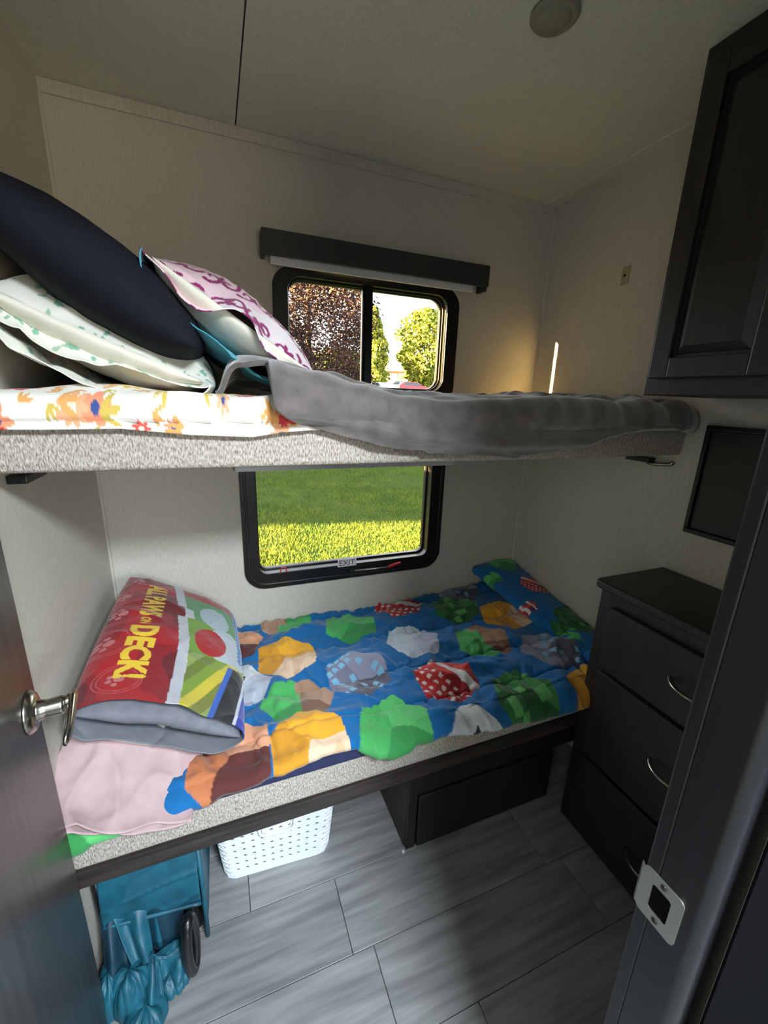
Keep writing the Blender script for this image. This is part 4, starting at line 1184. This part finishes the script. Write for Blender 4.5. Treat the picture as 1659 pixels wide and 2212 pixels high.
# parked cars
m_cw = mat('car_paint_white', (226,230,234), rough=.3, coat=.5); m_cr = mat('car_paint_red', (150,26,44), rough=.3, coat=.5); m_cs = mat('car_paint_silver', (190,200,200), rough=.3, coat=.5)
m_tire = mat('tyre', (24,24,26), rough=.8); m_cg = mat('car_glass', (58,72,84), rough=.1); m_lamp = mat('tail_lamp', (196,40,36), rough=.3)
def car(name, label, u, dist, rz, paint_, prof, glass, wheels, wid=1.8, r=.36):
    x_, y_ = at(u, dist); z0 = float(ground_z(x_,y_))+.02
    c = tag(empty(name, (x_,y_,z0), rz), label, 'car', 'parked cars across the lawn')
    bo = extrude_poly('body', prof, 'Y', -wid/2, wid/2, paint_, c, bevel=.05)
    for gl in glass:
        extrude_poly('window', gl, 'Y', -wid/2-.012, wid/2+.012, m_cg, c)
    for wx in wheels:
        for sy in (-1,1):
            yy = sy*(wid/2-.08)
            w = lathe('wheel', [(.02,-.11),(r*.62,-.12),(r*.95,-.11),(r,-.08),(r,.08),(r*.95,.11),(r*.62,.12),(.02,.11)], m_tire, c, 20, 'Y', (wx,yy,r))
            lathe('hub_cap', [(.02,sy*.135),(r*.55,sy*.13),(r*.6,sy*.12)], m_cs, w, 14, 'Y', (wx,yy,r))
    xm = min(p[0] for p in prof); xM = max(p[0] for p in prof)
    for sy in (-1,1):
        box('tail_lamp', (xm-.03,xm+.05,sy*wid/2*.9-.12,sy*wid/2*.9+.12,.75,1.0), m_lamp, c)
    box('bumper', (xm-.06,xm+.1,-wid/2*.95,wid/2*.95,.38,.58), m_tire, c)
    return c
truck = [(-2.8,.42),(2.85,.42),(2.9,.95),(2.75,1.12),(1.55,1.22),(.85,1.85),(-.75,1.9),(-.85,1.28),(-2.85,1.25)]
car('pickup_truck', 'white pickup truck parked at the lawn edge', 862, 70, math.radians(168), m_cw, truck, [[(1.35,1.25),(.80,1.75),(.1,1.78),(.1,1.25)],[(.0,1.25),(.0,1.78),(-.62,1.80),(-.66,1.25)]], (-1.85,1.9), 1.95, .40)
suv = [(-2.25,.40),(2.25,.40),(2.3,.85),(2.1,1.02),(1.25,1.12),(.55,1.62),(-1.5,1.66),(-2.2,1.2)]
car('suv', 'dark red SUV parked under the tall tree', 892, 66, math.radians(-12), m_cr, suv, [[(1.05,1.12),(.5,1.52),(-.2,1.55),(-.2,1.1)],[(-.3,1.1),(-.3,1.55),(-1.35,1.56),(-1.75,1.15)]], (-1.4,1.45), 1.85, .36)
sedan = [(-2.2,.36),(2.2,.36),(2.25,.75),(1.3,.92),(.7,1.4),(-.9,1.42),(-1.6,.98),(-2.25,.92)]
car('sedan', 'pale silver car in front of the white pickup truck', 822, 60, math.radians(-75), m_cs, sedan, [[(1.15,.95),(.65,1.32),(0,1.34),(0,.94)],[(-.1,.94),(-.1,1.34),(-.85,1.34),(-1.35,.98)]], (-1.35,1.35), 1.75, .33)
car('sedan', 'white car partly hidden by the right window edge', 950, 74, math.radians(-14), m_cw, sedan, [[(1.15,.95),(.65,1.32),(0,1.34),(0,.94)],[(-.1,.94),(-.1,1.34),(-.85,1.34),(-1.35,.98)]], (-1.35,1.35), 1.75, .33)

# unseen building added out to the left, to cast shadow across the lawn
m_siding = mat('house_siding', (200,192,176), rough=.9); m_hroof = mat('house_roof', (92,84,78), rough=.95)
hs2 = tag(empty('shade_house', (-14,7.9,GZ)), 'unseen gabled building added left of the lawn to shade it', 'shade_house')
box('wall', (-4,4,.9,9,0,4.6), m_siding, hs2)
extrude_poly('roof', [(.5,4.6),(9.4,4.6),(4.95,6.9)], 'X', -4.4, 4.4, m_hroof, hs2)
for (a,b_) in ((2,3.2),(5,6.2),(7.4,8.4)):
    f_ = box('window_trim', (4.001,4.06,a,b_,1.6,3.0), m_fwhite, hs2); box('pane', (4.061,4.075,a+.1,b_-.1,1.7,2.9), m_fglass, f_)

# unseen upright panel, added to keep the sun out of the lower window
m_blocker = mat('sun_blocker_white', (214,214,210), rough=.4)
ht = tag(empty('sun_blocker', (.36,.055,.55)), 'unseen white panel added to block sun from the lower window', 'blocker')
box('sun_blocker_panel', (-.03,.0,.0,.40,-.50,.62), m_blocker, ht, bevel=.01)
box('sun_blocker_latch', (.0005,.012,.33,.36,-.02,.06), m_black, ht, bevel=.003)
